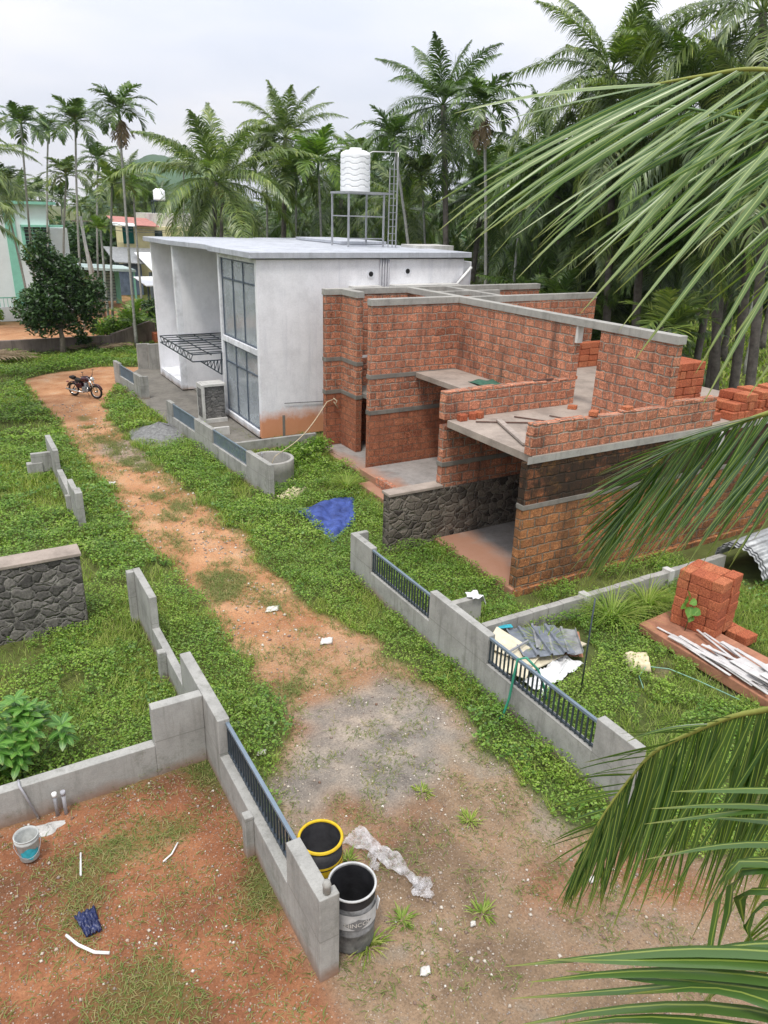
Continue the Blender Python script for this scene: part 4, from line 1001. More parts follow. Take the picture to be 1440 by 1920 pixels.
MB().lathe([(.276, .835), (.281, .862), (.262, .870), (.250, .86), (.25, .84)], (2.94, 6.33, 0), 40).build('yellow_rim', 'drum_yellow', D2)
MB().lathe([(.274, .45), (.276, .46), (.276, .60), (.274, .61)], (2.94, 6.33, 0), 40).build('yellow_band', 'drum_yellow', D2)

BK = thing('bucket', 'old grey paint bucket with a torn blue print standing by the cross wall', 'bucket', (-.22, 8.6, 0))
c = (-.22, 8.6, 0)
MB().lathe([(0, 0), (.115, 0), (.12, .01), (.145, .29), (.155, .30), (.155, .33), (.147, .335), (.15, .37), (.156, .375), (.142, .375), (.138, .33), (.11, .02), (0, .02)], c, 36).build('bucket_body', 'bucket_grey', BK)
MB().lathe([(0, .10), (.118, .10)], c, 30).build('dark_liquid', 'water_dark', BK)
fb = math.atan2(-8.6, .22)
wrap_patch(c, .1415, fb-.75, fb+.85, lambda t: .09+.03*math.sin(9*t), lambda t: .22-.03*math.cos(7*t)).build('blue_print', 'bucket_print', BK)
MB().tube([(c[0]+.16*math.cos(a), c[1]+.16*math.sin(a)*.9-.02, .30-.19*math.sin(a-math.pi)) for a in [math.pi+math.pi*i/12 for i in range(13)]], .004, 6).build('handle', 'galvanised', BK)
for (x, y, h_, lb) in ((.20, 9.24, .34, 'left and darker of the two short pipes standing by the cross wall'), (.31, 9.2, .36, 'right and paler of the two short pipes standing by the cross wall')):
    t = thing('standing_pipe', lb, 'pipe', (x, y, 0)); MB().tube([(x, y, -.05), (x, y, h_)], .026, 14).build('pipe_body', 'galvanised' if x < .25 else 'pvc_grey', t)
    MB().tube([(x, y, h_-.05), (x, y, h_+.012)], .034, 14).build('pipe_cap', 'pvc_white' if x < .25 else 'pvc_grey', t)
loose('water_pipe', 'thin pipe running down the cross wall beside the bucket with a tap elbow on top', 'pipe', MB().tube([(-.20, 9.45, .58), (-.2, 9.30, .6), (-.17, 9.29, .5), (-.05, 9.26, .02)], .016, 8), 'pvc_grey')
def ground_lump(x, y, rx, ry, h, mat, name, label, cat, n=10, seed=0, rot=0):
    def fn(u, v):
        a = 2*math.pi*u; r = v; w = 1+.22*math.sin(3*a+seed)+.12*math.sin(5*a+2*seed)
        px, py = rx*r*w*math.cos(a), ry*r*w*math.sin(a)
        return (x+px*math.cos(rot)-py*math.sin(rot), y+px*math.sin(rot)+py*math.cos(rot), (1-r**2)*h*(.7+.5*math.sin(7*a+4*r+seed))+float(hgt(x, y))+.012)
    return loose(name, label, cat, MB().sheet(fn, 26, n), mat)
ground_lump(.05, 9.05, .22, .12, .06, 'cement_pale', 'cement_lump', 'spilled lump of dried cement behind the grey bucket', 'cement lump', seed=1)
# crumpled cloths and sheets
def cloth(name, label, cat, pts, mat, amp=.06, n=28, seed=0, h0=.05, solid=.006, freq=1.0):
    a, b, c_, d = [Vector((*p, 0)) for p in pts]
    def fn(u, v):
        p = (a*(1-u)+b*u)*(1-v)+(d*(1-u)+c_*u)*v
        w = amp*(math.sin(11*freq*u+3*v+seed)*math.sin(7*freq*v-2*u+seed*2)+.6*math.sin(19*freq*v+9*u+seed)+.5*abs(math.sin(15*freq*(u-v)+seed)))
        e_ = min(u, 1-u, v, 1-v)
        rr = .10*min(1, amp*12)*math.sin(9*(u+2*v)+seed)
        return (p.x+rr*(a-b).length*.25, p.y+.6*rr*(a-d).length*.25, float(hgt(p.x, p.y))+h0*min(1, .35+e_*6)+abs(w))
    return loose(name, label, cat, MB().sheet(fn, n, n), mat, solid=solid)
cloth('blue_tarpaulin', 'crumpled blue tarpaulin lying in the grass before the stone wall', 'tarpaulin', [(7.75, 18.3), (9.75, 18.45), (8.9, 16.7), (7.7, 15.7)], 'blue_tarp_mat', .07, 60, 2, h0=.13, freq=.62)
cloth('plastic_bag', 'small crumpled navy blue plastic bag on the red earth', 'bag', [(.14, 7.35), (.38, 7.4), (.4, 7.02), (.22, 7.0)], 'navy_plastic', .04, 20, 4, freq=1.5)
cloth('cement_sack', 'empty cream sack lying in the grass beside the far wall end', 'sack', [(7.6, 19.3), (8.0, 18.95), (8.75, 19.6), (8.2, 19.75)], 'sack_cream', .05, 22, 1, h0=.14)
cloth('cement_sack', 'flat yellowish sack lying in the grass of the right-hand plot', 'sack', [(10.35, 8.3), (10.8, 8.05), (10.45, 7.65), (10.1, 7.85)], 'sack_cream', .025, 20, 3, h0=.24)
PS = thing('plastic_film', 'long crumpled sheet of clear plastic film on the ground right of the drums', 'film', (3.9, 6.3, 0))
def strip_pts(P, w0, w1, seed, z0=.04):
    P = [Vector((*p, 0)) for p in P]
    def fn(u, v):
        k = v*(len(P)-1); i = min(int(k), len(P)-2); p = P[i].lerp(P[i+1], k-i); d = (P[i+1]-P[i]).normalized(); s_ = Vector((-d.y, d.x, 0))
        w = w0+(w1-w0)*v; w *= 1+.3*math.sin(13*v+seed)
        q = p+s_*(u-.5)*w
        return (q.x, q.y, z0+float(hgt(q.x, q.y))+.05*abs(math.sin(17*u+6*v+seed)*math.sin(23*v+3*u)))
    return MB().sheet(fn, 16, 50)
strip_pts([(3.68, 6.92), (3.85, 6.55), (3.95, 6.25), (4.02, 5.95), (4.1, 5.7)], .32, .12, 1).build('film_sheet', 'clear_film', PS)
strip_pts([(4.08, 5.8), (4.1, 5.72), (4.0, 5.58)], .30, .22, 3).build('film_fold', 'clear_film', PS)
strip_pts([(3.78, 6.5), (3.72, 6.35), (3.68, 6.2)], .12, .1, 5).build('film_flap', 'clear_film', PS)
for (x, y, s_, a, lb) in ((3.50, 4.74, .09, .5, 'crumpled white paper cup lying on the bottom brown earth'), (3.19, 9.05, .10, 1, 'crumpled white paper scrap between wall rail and grey ground'), (3.57, 22.9, .17, 2, 'white plastic scrap on the left verge halfway up the track'),
                       (5.07, 13.3, .20, 3, 'flattened whitish scrap on the middle of the track, the farther of two'), (5.54, 11.58, .18, 4, 'flattened whitish scrap on the middle of the track, the nearer of two'), (3.12, 5.5, .001, 0, ''),
                       (6.1, 4.75, .07, 5, 'white stone-like scrap below the hanging palm frond'), (4.35, 4.98, .05, 1, 'small white scrap left of the gravel at lower right')):
    if s_ < .01: continue
    cloth('litter_scrap', lb, 'litter', [(x-s_, y-s_*.4), (x+s_*.4, y-s_*.7), (x+s_, y+s_*.4), (x-s_*.3, y+s_*.7)], 'paper_white', .02, 8, a, h0=.03)
loose('white_rag', 'white scrap of plastic stuck to the right side of the grey drum', 'rag', MB().sheet(lambda u, v: (3.235+.03*v, 5.40+.06*u, .42+.16*v+.01*math.sin(9*u)), 6, 6), 'white_plastic', solid=.006)
def strip(name, label, pts, r, mat='pvc_white', cat='pipe offcut'):
    return loose(name, label, cat, MB().tube([(x, y, z+float(hgt(x, y))) for x, y, z in pts], r, 8), mat)
strip('pipe_offcut', 'straight white strip lying upright to the view beside the bucket', [(.37, 8.35, .03), (.31, 7.97, .03)], .012)
strip('pipe_offcut', 'bent white strip in the grass near the middle of the yard', [(1.54, 7.88, .05), (1.42, 7.74, .04), (1.29, 7.68, .03)], .011)
strip('pipe_offcut', 'longer bent white pipe lying at the lower left of the yard', [(.02, 7.13, .04), (.12, 6.93, .04), (.27, 6.76, .03), (.42, 6.67, .04)], .018)
GP = loose('gravel_heap', 'low heap of grey gravel against the foot of the barred wall', 'gravel', MB().sheet(lambda u, v: (6.25+1.25*v*math.cos(6.283*u)*(1+.15*math.sin(9*u)), 27.6+1.6*v*math.sin(6.283*u), -.03+.5*(1-v)**1.1*(1+.08*math.sin(17*u))), 40, 16), 'gravel_grey')

# well and rope
WL = thing('well', 'round cement ring well standing in the grass near the white house', 'well', (8.15, 21.01, 0))
c = (8.15, 21.01, 0)
MB().lathe([(.70, -.1), (.70, .38), (.71, .40), (.71, .74), (.70, .76), (.61, .76), (.60, .74), (.60, -.1)], c, 48).build('ring_wall', 'cement', WL)
MB().lathe([(0, .02), (.61, .02)], c, 32).build('well_water', 'water_dark', WL)
rp_ = [Vector((8.55, 21.25, .8)), Vector((11.12, 23.15, 1.78))]
RP = thing('rope', 'thin pale rope stretched from the rim of the well up to the red block wall', 'rope', (8.55, 21.25, .8))
MB().tube([rp_[0].lerp(rp_[1], t/14)-Vector((0, 0, .25*math.sin(math.pi*t/14))) for t in range(15)]+[(11.35, 23.12, 1.85)], .016, 6).build('rope_line', 'rope_fibre', RP)
MB().tube([(11.35, 23.1, 1.9), (11.48, 23.08, 1.8), (11.42, 23.08, 1.68), (11.35, 23.08, 1.78), (11.55, 23.1, 1.5)], .02, 6).build('rope_knot', 'rope_fibre', RP)
MB().tube([(8.5, 21.2, .8), (8.3, 21.1, .74), (8.2, 21.3, .3), (8.2, 21.35, 0)], .014, 6).build('rope_tail', 'rope_fibre', RP)
hook = thing('pulley_hook', 'small metal hook and pulley hanging over the near rim of the well', 'hook', (8.0, 21.45, .76))
MB().tube([(7.98, 21.48, .80), (7.98, 21.42, .84), (7.98, 21.38, .78), (7.98, 21.36, .5)], .014, 6).build('hook_bar', 'galvanised', hook)
MB().tube([(7.98+.04*math.cos(a), 21.36, .46+.04*math.sin(a)) for a in [6.283*i/12 for i in range(12)]], .012, 6, closed=True).build('pulley_ring', 'black_metal', hook)

# things in the right-hand plot
loose('stone_plank', 'long brown stone slab lying low with white strips piled on its edge', 'slab', MB().hexa([(11.38, 5.2, .04), (12.75, 5.2, .04), (12.55, 8.95, .06), (11.40, 8.85, .06), (11.38, 5.2, .25), (12.75, 5.2, .25), (12.55, 8.95, .27), (11.40, 8.85, .27)]), 'old_plank', bevel=.02)
r_ = random.Random(5)
for i in range(34):
    L = r_.uniform(.7, 1.5); y = r_.uniform(6.0, 8.0) if i < 24 else r_.uniform(6.4, 7.4); x = 11.42+r_.uniform(0, .28)+(0 if i < 24 else r_.uniform(.15, .55))
    a = R(90)+r_.uniform(-.12, .12)+(0 if i < 24 else r_.uniform(-.35, .15)); z = .275+.012*(i % 9)+(.04 if i >= 24 else 0)
    o = MB().cbox((0, 0, 0), (L, r_.uniform(.04, .10), .012), a, (r_.uniform(-.02, .02), r_.uniform(-.02, .02))).build('pvc_strip', 'pvc_strip', loc=(0, 0, 0)); o.location = (x, y+(.1 if i < 24 else -.1), z+.02)
    tag(o, 'flat whitish strip in the untidy pile on the long brown slab', 'strip', 'white strips piled on the long brown slab')
for i in range(6):
    o = MB().cbox((0, 0, 0), (r_.uniform(.7, 1.0), r_.uniform(.28, .4), .012), R(90)+r_.uniform(-.4, .2), (.04, .06)).build('pvc_board', 'pvc_strip', loc=(0, 0, 0)); o.location = (11.7+r_.uniform(0, .35), 6.1+r_.uniform(-.4, .3), .40+.025*i)
    tag(o, 'wide pale board at the near end of the strip pile', 'board', 'wide pale boards at the near end of the strip pile')
def corr(p, du, dv, amp, wl, n=70, m=6, lift=None):
    amp *= 1.7
    p = Vector(p); du = Vector(du); dv = Vector(dv); L = du.length
    def fn(u, v):
        q = p+du*u+dv*v; ph = (u*L/wl) % 1
        z = amp*(1 if ph < .14 or ph > .97 else 0)+(lift(u, v) if lift else 0)
        return (q.x, q.y, q.z+z)
    q_ = MB().sheet(fn, n, m); q_.sm = [False]*len(q_.sm); return q_
loose('roof_sheet', 'grey ribbed roofing sheet with dark ribs on top of the pile behind the barred wall', 'roofing sheet', corr((8.75, 9.95, .26), (1.0, -.35, .02), (-.35, -1.0, .0), .03, .28), 'tin_blue', solid=.006)
loose('roof_sheet', 'lighter weathered ribbed roofing sheet with torn lower edge beside the dark ribbed one', 'roofing sheet', corr((9.35, 9.85, .24), (.75, -.5, -.04), (-.55, -.8, .03), .03, .3, lift=lambda u, v: .03*math.sin(14*u)*v), 'tin_sheet', solid=.006)
loose('roof_sheet', 'rusty brown roofing sheet showing under the right end of the ribbed sheets', 'roofing sheet', corr((9.5, 9.9, .14), (.72, -.55, -.02), (-.6, -.75, 0), .02, .2), 'old_plank', solid=.006)
loose('plywood_board', 'long pale board lying slantwise in front of the ribbed sheets', 'board', MB().hexa([(8.0, 8.95, .12), (8.12, 8.65, .12), (10.05, 8.95, .08), (9.95, 9.22, .08), (8.0, 8.95, .15), (8.12, 8.65, .15), (10.05, 8.95, .11), (9.95, 9.22, .11)]), 'cream_sheet')
loose('tin_sheet', 'yellow tin sheet with a rust blotch leaning at the left of the pile', 'metal sheet', MB().hexa([(7.95, 9.55, .32), (8.45, 8.75, .18), (8.85, 8.95, .2), (8.45, 9.85, .45), (7.95, 9.55, .335), (8.45, 8.75, .195), (8.85, 8.95, .215), (8.45, 9.85, .465)]), 'cream_sheet')
loose('tin_sheet', 'second yellowish sheet under the bar at the front of the pile', 'metal sheet', MB().hexa([(7.62, 9.3, .2), (8.1, 8.5, .16), (8.5, 8.8, .16), (8.1, 9.5, .22), (7.62, 9.3, .215), (8.1, 8.5, .175), (8.5, 8.8, .175), (8.1, 9.5, .235)]), 'cream_sheet')
loose('metal_bar', 'thin grey bar lying across the yellow sheets', 'bar', MB().bar((8.0, 9.05, .40), (8.75, 9.25, .38), .035), 'galvanised')
loose('clear_sheet', 'sheet of whitish crinkled plastic lying in front of the pale board', 'sheet', corr((8.05, 8.55, .07), (1.35, .35, 0), (.12, -.42, 0), .02, .12, lift=lambda u, v: .03*math.sin(20*u+8*v)), 'white_plastic', solid=.006)
loose('white_pipe', 'white plastic pipe lying in the grass behind the barred wall', 'pipe', MB().tube([(7.75, 7.9, .06), (9.35, 8.72, .10)], .028, 10), 'pvc_white')
loose('blue_offcut', 'small blue sheet corner sticking out behind the ribbed sheets', 'sheet', MB().cbox((8.75, 9.95, .33), (.3, .12, .01), -.3), 'bucket_print')
loose('garden_hose', 'green hose looped over the top rail of the long wall', 'hose', MB().tube([(7.05, 7.95, .03), (7.12, 7.92, .10), (7.2, 7.9, .45), (7.27, 7.92, .9), (7.34, 7.95, 1.14), (7.46, 7.88, 1.18), (7.6, 7.72, 1.0), (7.75, 7.66, .6), (7.9, 7.75, .3), (8.1, 8.0, .16), (8.5, 8.2, .13)], .022, 10), 'hose_green')
loose('garden_hose', 'pale green hose curling on the grass in front of the brown slab', 'hose', MB().tube([(9.9, 7.35, .1), (10.05, 7.6, .16), (10.4, 7.75, .18), (10.75, 7.5, .16), (10.95, 7.0, .14), (11.1, 6.5, .12), (11.2, 6.2, .1)], .010, 8), 'hose_pale')
loose('steel_rod', 'thin dark steel rod standing upright in the right-hand plot', 'rod', MB().tube([(8.87, 7.87, 0), (8.89, 7.88, 1.95)], .014, 8), 'steel_grey')
CS = thing('corrugated_roll', 'grey corrugated sheets bent into an arch over the end of the block wall', 'roofing sheet', (16, 10, 0))
for k in range(3):
    def fn(u, v, k=k):
        a = math.pi*(.08+.80*v); r = .62+.02*k; ph = 1.0+.025*math.sin(v*62)
        return (15.55+k*.05+u*4.6, 10.15-r*ph*1.15*math.cos(a)-.55+u*(.35)+.0, .05+k*.04+.75*ph*math.sin(a))
    MB().sheet(fn, 4, 120).build('sheet', 'tin_sheet', CS, solid=.006)

# ================================================================ motorcycle
MC = thing('motorcycle', 'dark maroon motorcycle with chrome wheels parked across the dirt track', 'motorcycle', (4.80, 34.86, .0), rz=math.atan2(-.79, .61)); MC.scale = (.92, .92, .92)
def mpart(name, mb, mat, parent=MC, **k):
    o = mb.build(name, mat, loc=(0, 0, 0), **k); o.parent = parent; return o
def wheel(x, steer=0):
    w = mpart('wheel', MB().lathe([(.028, -.06), (.05, -.06), (.05, .06), (.028, .06)], (0, 0, 0), 16), 'chrome')
    w.rotation_euler = (math.pi/2, 0, steer); w.location = (x, 0, .33)
    ty = MB().tube([(.285*math.cos(a), .285*math.sin(a), 0) for a in [6.2832*i/36 for i in range(36)]], .048, 10, closed=True); mpart('tyre', ty, 'rubber', w)
    ri = MB().tube([(.235*math.cos(a), .235*math.sin(a), 0) for a in [6.2832*i/36 for i in range(36)]], .02, 8, closed=True); mpart('rim', ri, 'chrome', w)
    sp_ = MB()
    for i in range(18):
        a = 6.2832*i/18; b = a+.35*(1 if i % 2 else -1)
        sp_.tube([(.04*math.cos(b), .04*math.sin(b), .03*(1 if i % 2 else -1)), (.23*math.cos(a), .23*math.sin(a), 0)], .004, 4)
    mpart('spokes', sp_, 'chrome', w); return w
wheel(-.68); wheel(.70, .12)
mpart('frame', MB().tube([(.42, 0, .88), (.30, 0, .35), (.0, 0, .27), (-.30, 0, .32), (-.68, .09, .33)], .022).tube([(.42, 0, .85), (-.1, 0, .72), (-.45, 0, .68), (-.68, -.09, .33)], .022), 'black_metal')
mpart('fuel_tank', MB().tube([(.40, 0, .88), (.33, 0, .90), (.2, 0, .91), (0, 0, .88), (-.14, 0, .82), (-.18, 0, .80)], [.06, .12, .155, .145, .09, .04], 16), 'maroon_paint')
mpart('seat', MB().tube([(-.12, 0, .80), (-.25, 0, .79), (-.40, 0, .80), (-.50, 0, .82)], [.06, .11, .13, .09], 12).tube([(-.52, 0, .88), (-.65, 0, .90), (-.85, 0, .90)], [.09, .11, .06], 12), 'seat_leather')
mpart('side_panel', MB().cbox((-.25, .10, .56), (.34, .05, .24)).cbox((-.25, -.10, .56), (.34, .05, .24)), 'maroon_paint', bevel=.03)
eng = mpart('engine', MB().cbox((.08, 0, .40), (.36, .20, .22)).lathe([(.085, 0), (.085, .22), (.06, .25)], (.14, 0, .50), 14, cap=True), 'drum_grey', bevel=.02)
fins = MB()
for i in range(6): fins.lathe([(.0, .52+.036*i), (.11, .52+.036*i), (.11, .535+.036*i), (0, .535+.036*i)], (.14, 0, 0), 14)
mpart('cooling_fins', fins, 'galvanised', eng)
mpart('exhaust', MB().tube([(.2, -.06, .6), (.32, -.13, .5), (.30, -.16, .30), (.05, -.17, .27)], .022, 8).tube([(.05, -.17, .27), (-.35, -.17, .29), (-1.0, -.18, .36)], [.03, .045, .042], 12), 'chrome')
for s in (-1, 1): mpart('fork', MB().tube([(.40, .08*s, .98), (.71, .09*s, .33)], .024, 10), 'chrome')
mpart('rear_fender', MB().sheet(lambda u, v: (-.68+.37*math.cos(.35+2.5*u), (v-.5)*.17, .33+.37*math.sin(.35+2.5*u)+.02*math.sin(math.pi*v)), 20, 6), 'maroon_paint', solid=.01)
mpart('front_fender', MB().sheet(lambda u, v: (.70+.37*math.cos(.3+2.3*u), (v-.5)*.14, .33+.37*math.sin(.3+2.3*u)+.02*math.sin(math.pi*v)), 20, 6), 'maroon_paint', solid=.01)
hb = mpart('handlebar', MB().tube([(.20, .38, 1.08), (.30, .30, 1.10), (.40, .10, 1.02), (.40, -.10, 1.02), (.30, -.30, 1.10), (.20, -.38, 1.08)], .016, 8), 'black_metal')
for s in (-1, 1):
    mi = MB().tube([(.28, .30*s, 1.10), (.30, .33*s, 1.26)], .008, 6); mi.lathe([(0, -.01), (.055, -.01), (.055, .01), (0, .01)], (.30, .34*s, 1.30), 12)
    mpart('mirror', mi, 'black_metal', hb)
    mpart('indicator', MB().tube([(.46, .12*s, .86), (.50, .17*s, .86)], .03, 8), 'glass_lamp', hb)
hl = MB().tube([(.42, 0, .94), (.50, 0, .94), (.56, 0, .94)], [.06, .105, .10], 16); hlo = mpart('headlight', hl, 'chrome')
mpart('lens', MB().tube([(.561, 0, .94), (.575, 0, .94)], [.095, .07], 16), 'glass_lamp', hlo)
mpart('tail_light', MB().cbox((-1.04, 0, .66), (.07, .10, .08)), 'tin_red', bevel=.01)
mpart('kick_stand', MB().tube([(-.02, .10, .30), (-.05, .30, .02)], .014, 6), 'black_metal')
mpart('crash_bar', MB().tube([(.36, 0, .5), (.34, .24, .48), (.32, .26, .34), (.28, 0, .3)], .014, 6).tube([(.36, 0, .5), (.34, -.24, .48), (.32, -.26, .34), (.28, 0, .3)], .014, 6), 'chrome')

# ================================================================ vegetation helpers
def cross(a, b): return np.cross(a, b)
def unit(v): return v/np.maximum(np.linalg.norm(v, axis=-1, keepdims=True), 1e-9)
def quads_from_strips(Pc, Wv):
    """Pc (N,k,3) centre lines, Wv (N,k,3) half widths -> verts, quads, uv"""
    N, k, _ = Pc.shape
    Vt = np.stack([Pc-Wv, Pc+Wv], 2).reshape(-1, 3)
    I = np.arange(N*k*2).reshape(N, k, 2)
    Fc = np.stack([I[:, :-1, 0], I[:, :-1, 1], I[:, 1:, 1], I[:, 1:, 0]], -1).reshape(-1, 4)
    u = np.tile(np.array([0., 1.]), N*k); v = np.repeat(np.tile(np.linspace(0, 1, k), N), 2)
    return Vt, Fc, np.stack([u, v], -1)
def frond_arrays(rg, P, n, llen, width, droop, spread=.9, back=.55, kseg=4, sides=(-1, 1), wind=(0, 0, 0), jit=.12, prof=None, start=.12, up=None):
    """leaflets along rachis P (m,3)"""
    P = np.asarray(P, float); seg = np.linalg.norm(np.diff(P, axis=0), axis=1); s = np.concatenate([[0], np.cumsum(seg)])/seg.sum()
    out = []
    for sd_ in sides:
        t = np.linspace(start, .995, n)+rg.uniform(-.003, .003, n)
        B = np.stack([np.interp(t, s, P[:, i]) for i in range(3)], -1)
        B2 = np.stack([np.interp(np.minimum(t+.02, 1.02), s, P[:, i]) for i in range(3)], -1)
        B1 = np.stack([np.interp(t-.02, s, P[:, i]) for i in range(3)], -1)
        T = unit(B2-B1)
        upv = np.array([0, 0, 1.]) if up is None else np.asarray(up, float)
        side = unit(cross(T, np.broadcast_to(upv, T.shape)))*sd_
        f = (np.clip(1.0-1.5*(t-.45)**2*(1+1.2*(t > .45)), .25, 1)) if prof is None else prof(t)
        L = llen*f*rg.uniform(.88, 1.08, n)
        bk = back+.5*t**3+rg.uniform(-jit, jit, n)
        D = unit(side*spread+T*bk[:, None]+cross(side, T)*(.25*sd_*0)+np.array([0, 0, -.05 if kseg == 2 else .15])+rg.normal(0, jit*.6, (n, 3)))
        pts = [B]; d = D.copy(); p = B.copy(); dr = droop*rg.uniform(.75, 1.25, n)
        for k in range(kseg):
            p = p+d*(L/kseg)[:, None]; pts.append(p)
            d = unit(d+np.array([0, 0, -1.])*(dr*(k+1)/kseg)[:, None]+np.asarray(wind)*((k+1)/kseg))
        Pc = np.stack(pts, 1)
        dd = unit(Pc[:, -1]-Pc[:, 0]); wd = unit(T-dd*np.sum(T*dd, -1, keepdims=True))
        wp_ = np.array([.55, 1., .9, .6, .08]) if kseg == 4 else (np.array([.6, 1, .1]) if kseg == 2 else np.array([.6, 1, .8, .1]) if kseg == 3 else np.interp(np.linspace(0, 1, kseg+1), [0, .2, .6, .85, 1], [.45, 1, .8, .45, .04]))
        Wv = wd[:, None, :]*(wp_*width/2)[None, :, None]
        out.append((Pc, Wv))
    return np.concatenate([o[0] for o in out]), np.concatenate([o[1] for o in out])
def rachis_curve(az, el0, L, bend, m=10):
    p = np.zeros(3); P = [p.copy()]; h = np.array([math.cos(az), math.sin(az), 0])
    for i in range(m):
        e_ = el0-bend*((i+.5)/m)**1.25
        p = p+(h*math.cos(e_)+np.array([0, 0, 1])*math.sin(e_))*L/m; P.append(p.copy())
    return np.array(P)
def crown(seed, nf, L, nl, llen, width, droop, el_hi=84, el_lo=-35, bend=1.3, kseg=3, wind=0.0, bright=None):
    rg = np.random.default_rng(seed); V_, F_, off = [], [], 0; RA = MB()
    for i in range(nf):
        q = (i+.5)/nf; el = R(el_hi+(el_lo-el_hi)*q**.85)+rg.normal(0, .08); az = i*2.39996+rg.uniform(-.25, .25)
        LL = L*rg.uniform(.85, 1.1)*(.75+.4*min(1, q*2.5)); bd = bend*(.45+.75*min(1, q*1.6))*rg.uniform(.8, 1.2)
        P = rachis_curve(az, el, LL, bd)
        P[:, 0] -= wind*np.linspace(0, 1, len(P))**2*LL
        a, w = frond_arrays(rg, P, nl, llen, width, droop*rg.uniform(.7, 1.3), kseg=kseg, jit=.2, spread=rg.uniform(.6, 1.0), back=rg.uniform(.45, .8))
        v, f, _ = quads_from_strips(a, w); V_.append(v); F_.append(f+off); off += len(v)
        for k in range(2):
            ww = np.zeros((1, len(P), 3)); ww[0, :, 2 if k else 0] = .0; tt_ = unit(np.gradient(P, axis=0)); sd2 = unit(cross(tt_, np.array([0, 0, 1.])))
            ww[0] = (sd2 if k == 0 else cross(sd2, tt_))*np.linspace(.045, .01, len(P))[:, None]*.6
            v, f, _ = quads_from_strips(P[None], ww); V_.append(v); F_.append(f+off); off += len(v)
    return np.concatenate(V_), np.concatenate(F_)
def copy_mesh_obj(name, me, parent, mat_slot=None):
    o = bpy.data.objects.new(name, me); C.objects.link(o); o.parent = parent; return o
CROWNS = {}
def crown_mesh(key):
    if key in CROWNS: return CROWNS[key]
    kind, var = key; sd_ = {'coco': 10, 'areca': 40, 'young': 70}[kind]+var
    if kind == 'coco': a = crown(sd_, 25, 4.5, 92, 1.0, .045, 1.5, wind=.06, bend=1.25+.1*(var % 3), el_lo=-42)
    elif kind == 'areca': a = crown(sd_, 14, 2.0, 30, .70, .075, .6, el_hi=82, el_lo=2, bend=1.45)
    else: a = crown(sd_, 12, 2.2, 26, .75, .08, .35, el_hi=85, el_lo=20, bend=1.2)
    CROWNS[key] = a; return a
MESHC = {}
def crown_me(key, mat):
    k = (key, mat)
    if k not in MESHC:
        v, f = crown_mesh(key); o = np_mesh('crown', v, f, mat); MESHC[k] = o.data; bpy.data.objects.remove(o)
    return MESHC[k]
palm_no = 0
def palm(x, y, h, kind, mat, label, group, var=None, s=1.0, lean=(0, 0), nuts=False, skirt=False):
    """base at x,y ; crown centre at height h"""
    global palm_no; palm_no += 1
    nm = {'coco': 'coconut_palm', 'areca': 'areca_palm', 'young': 'young_palm'}[kind]
    t = thing(nm, label, 'palm tree', (x, y, 0), group)
    var = palm_no % 4 if var is None else var
    r0, r1 = ((.19, .13) if kind == 'coco' else (.085, .06))
    n_ = 14; pts = [(lean[0]*(i/n_)**1.6, lean[1]*(i/n_)**1.6, -.1+(h+.1)*i/n_) for i in range(n_+1)]
    mb = MB().tube(pts, [r0+(r1-r0)*(i/n_)+(r0*.5*(1-i/2.) if i < 2 else 0) for i in range(n_+1)], 10)
    o = mb.build('trunk', 'palm_trunk' if kind == 'coco' else 'areca_trunk', loc=(0, 0, 0)); o.parent = t
    if kind == 'areca':
        o = MB().tube([(lean[0]*.93, lean[1]*.93, h-.9), (lean[0], lean[1], h-.5), (lean[0], lean[1], h+.05)], [.07, .09, .06], 8).build('crownshaft', 'crownshaft', loc=(0, 0, 0)); o.parent = t
    c = copy_mesh_obj('crown', crown_me((kind, var), mat), t); c.location = (lean[0], lean[1], h); c.rotation_euler = (0, 0, palm_no*1.7); c.scale = (s, s, s)
    if nuts:
        r2 = random.Random(palm_no)
        for i in range(11):
            a = r2.uniform(0, 6.28); q = MB().lathe([(0, -.13), (.08, -.10), (.12, 0), (.09, .1), (0, .14)], (0, 0, 0), 10).build('coconut', 'coconut_husk', loc=(0, 0, 0))
            q.parent = t; q.location = (lean[0]+.32*math.cos(a), lean[1]+.32*math.sin(a), h-.35-r2.uniform(0, .5))
    if skirt:
        v, f = crown(palm_no, 7, 1.3, 14, .5, .07, .8, el_hi=-40, el_lo=-75, bend=.5)
        q = np_mesh('dead_fronds', v, f, 'dead_leaf', t); q.location = (lean[0], lean[1], h-.45)
    return t
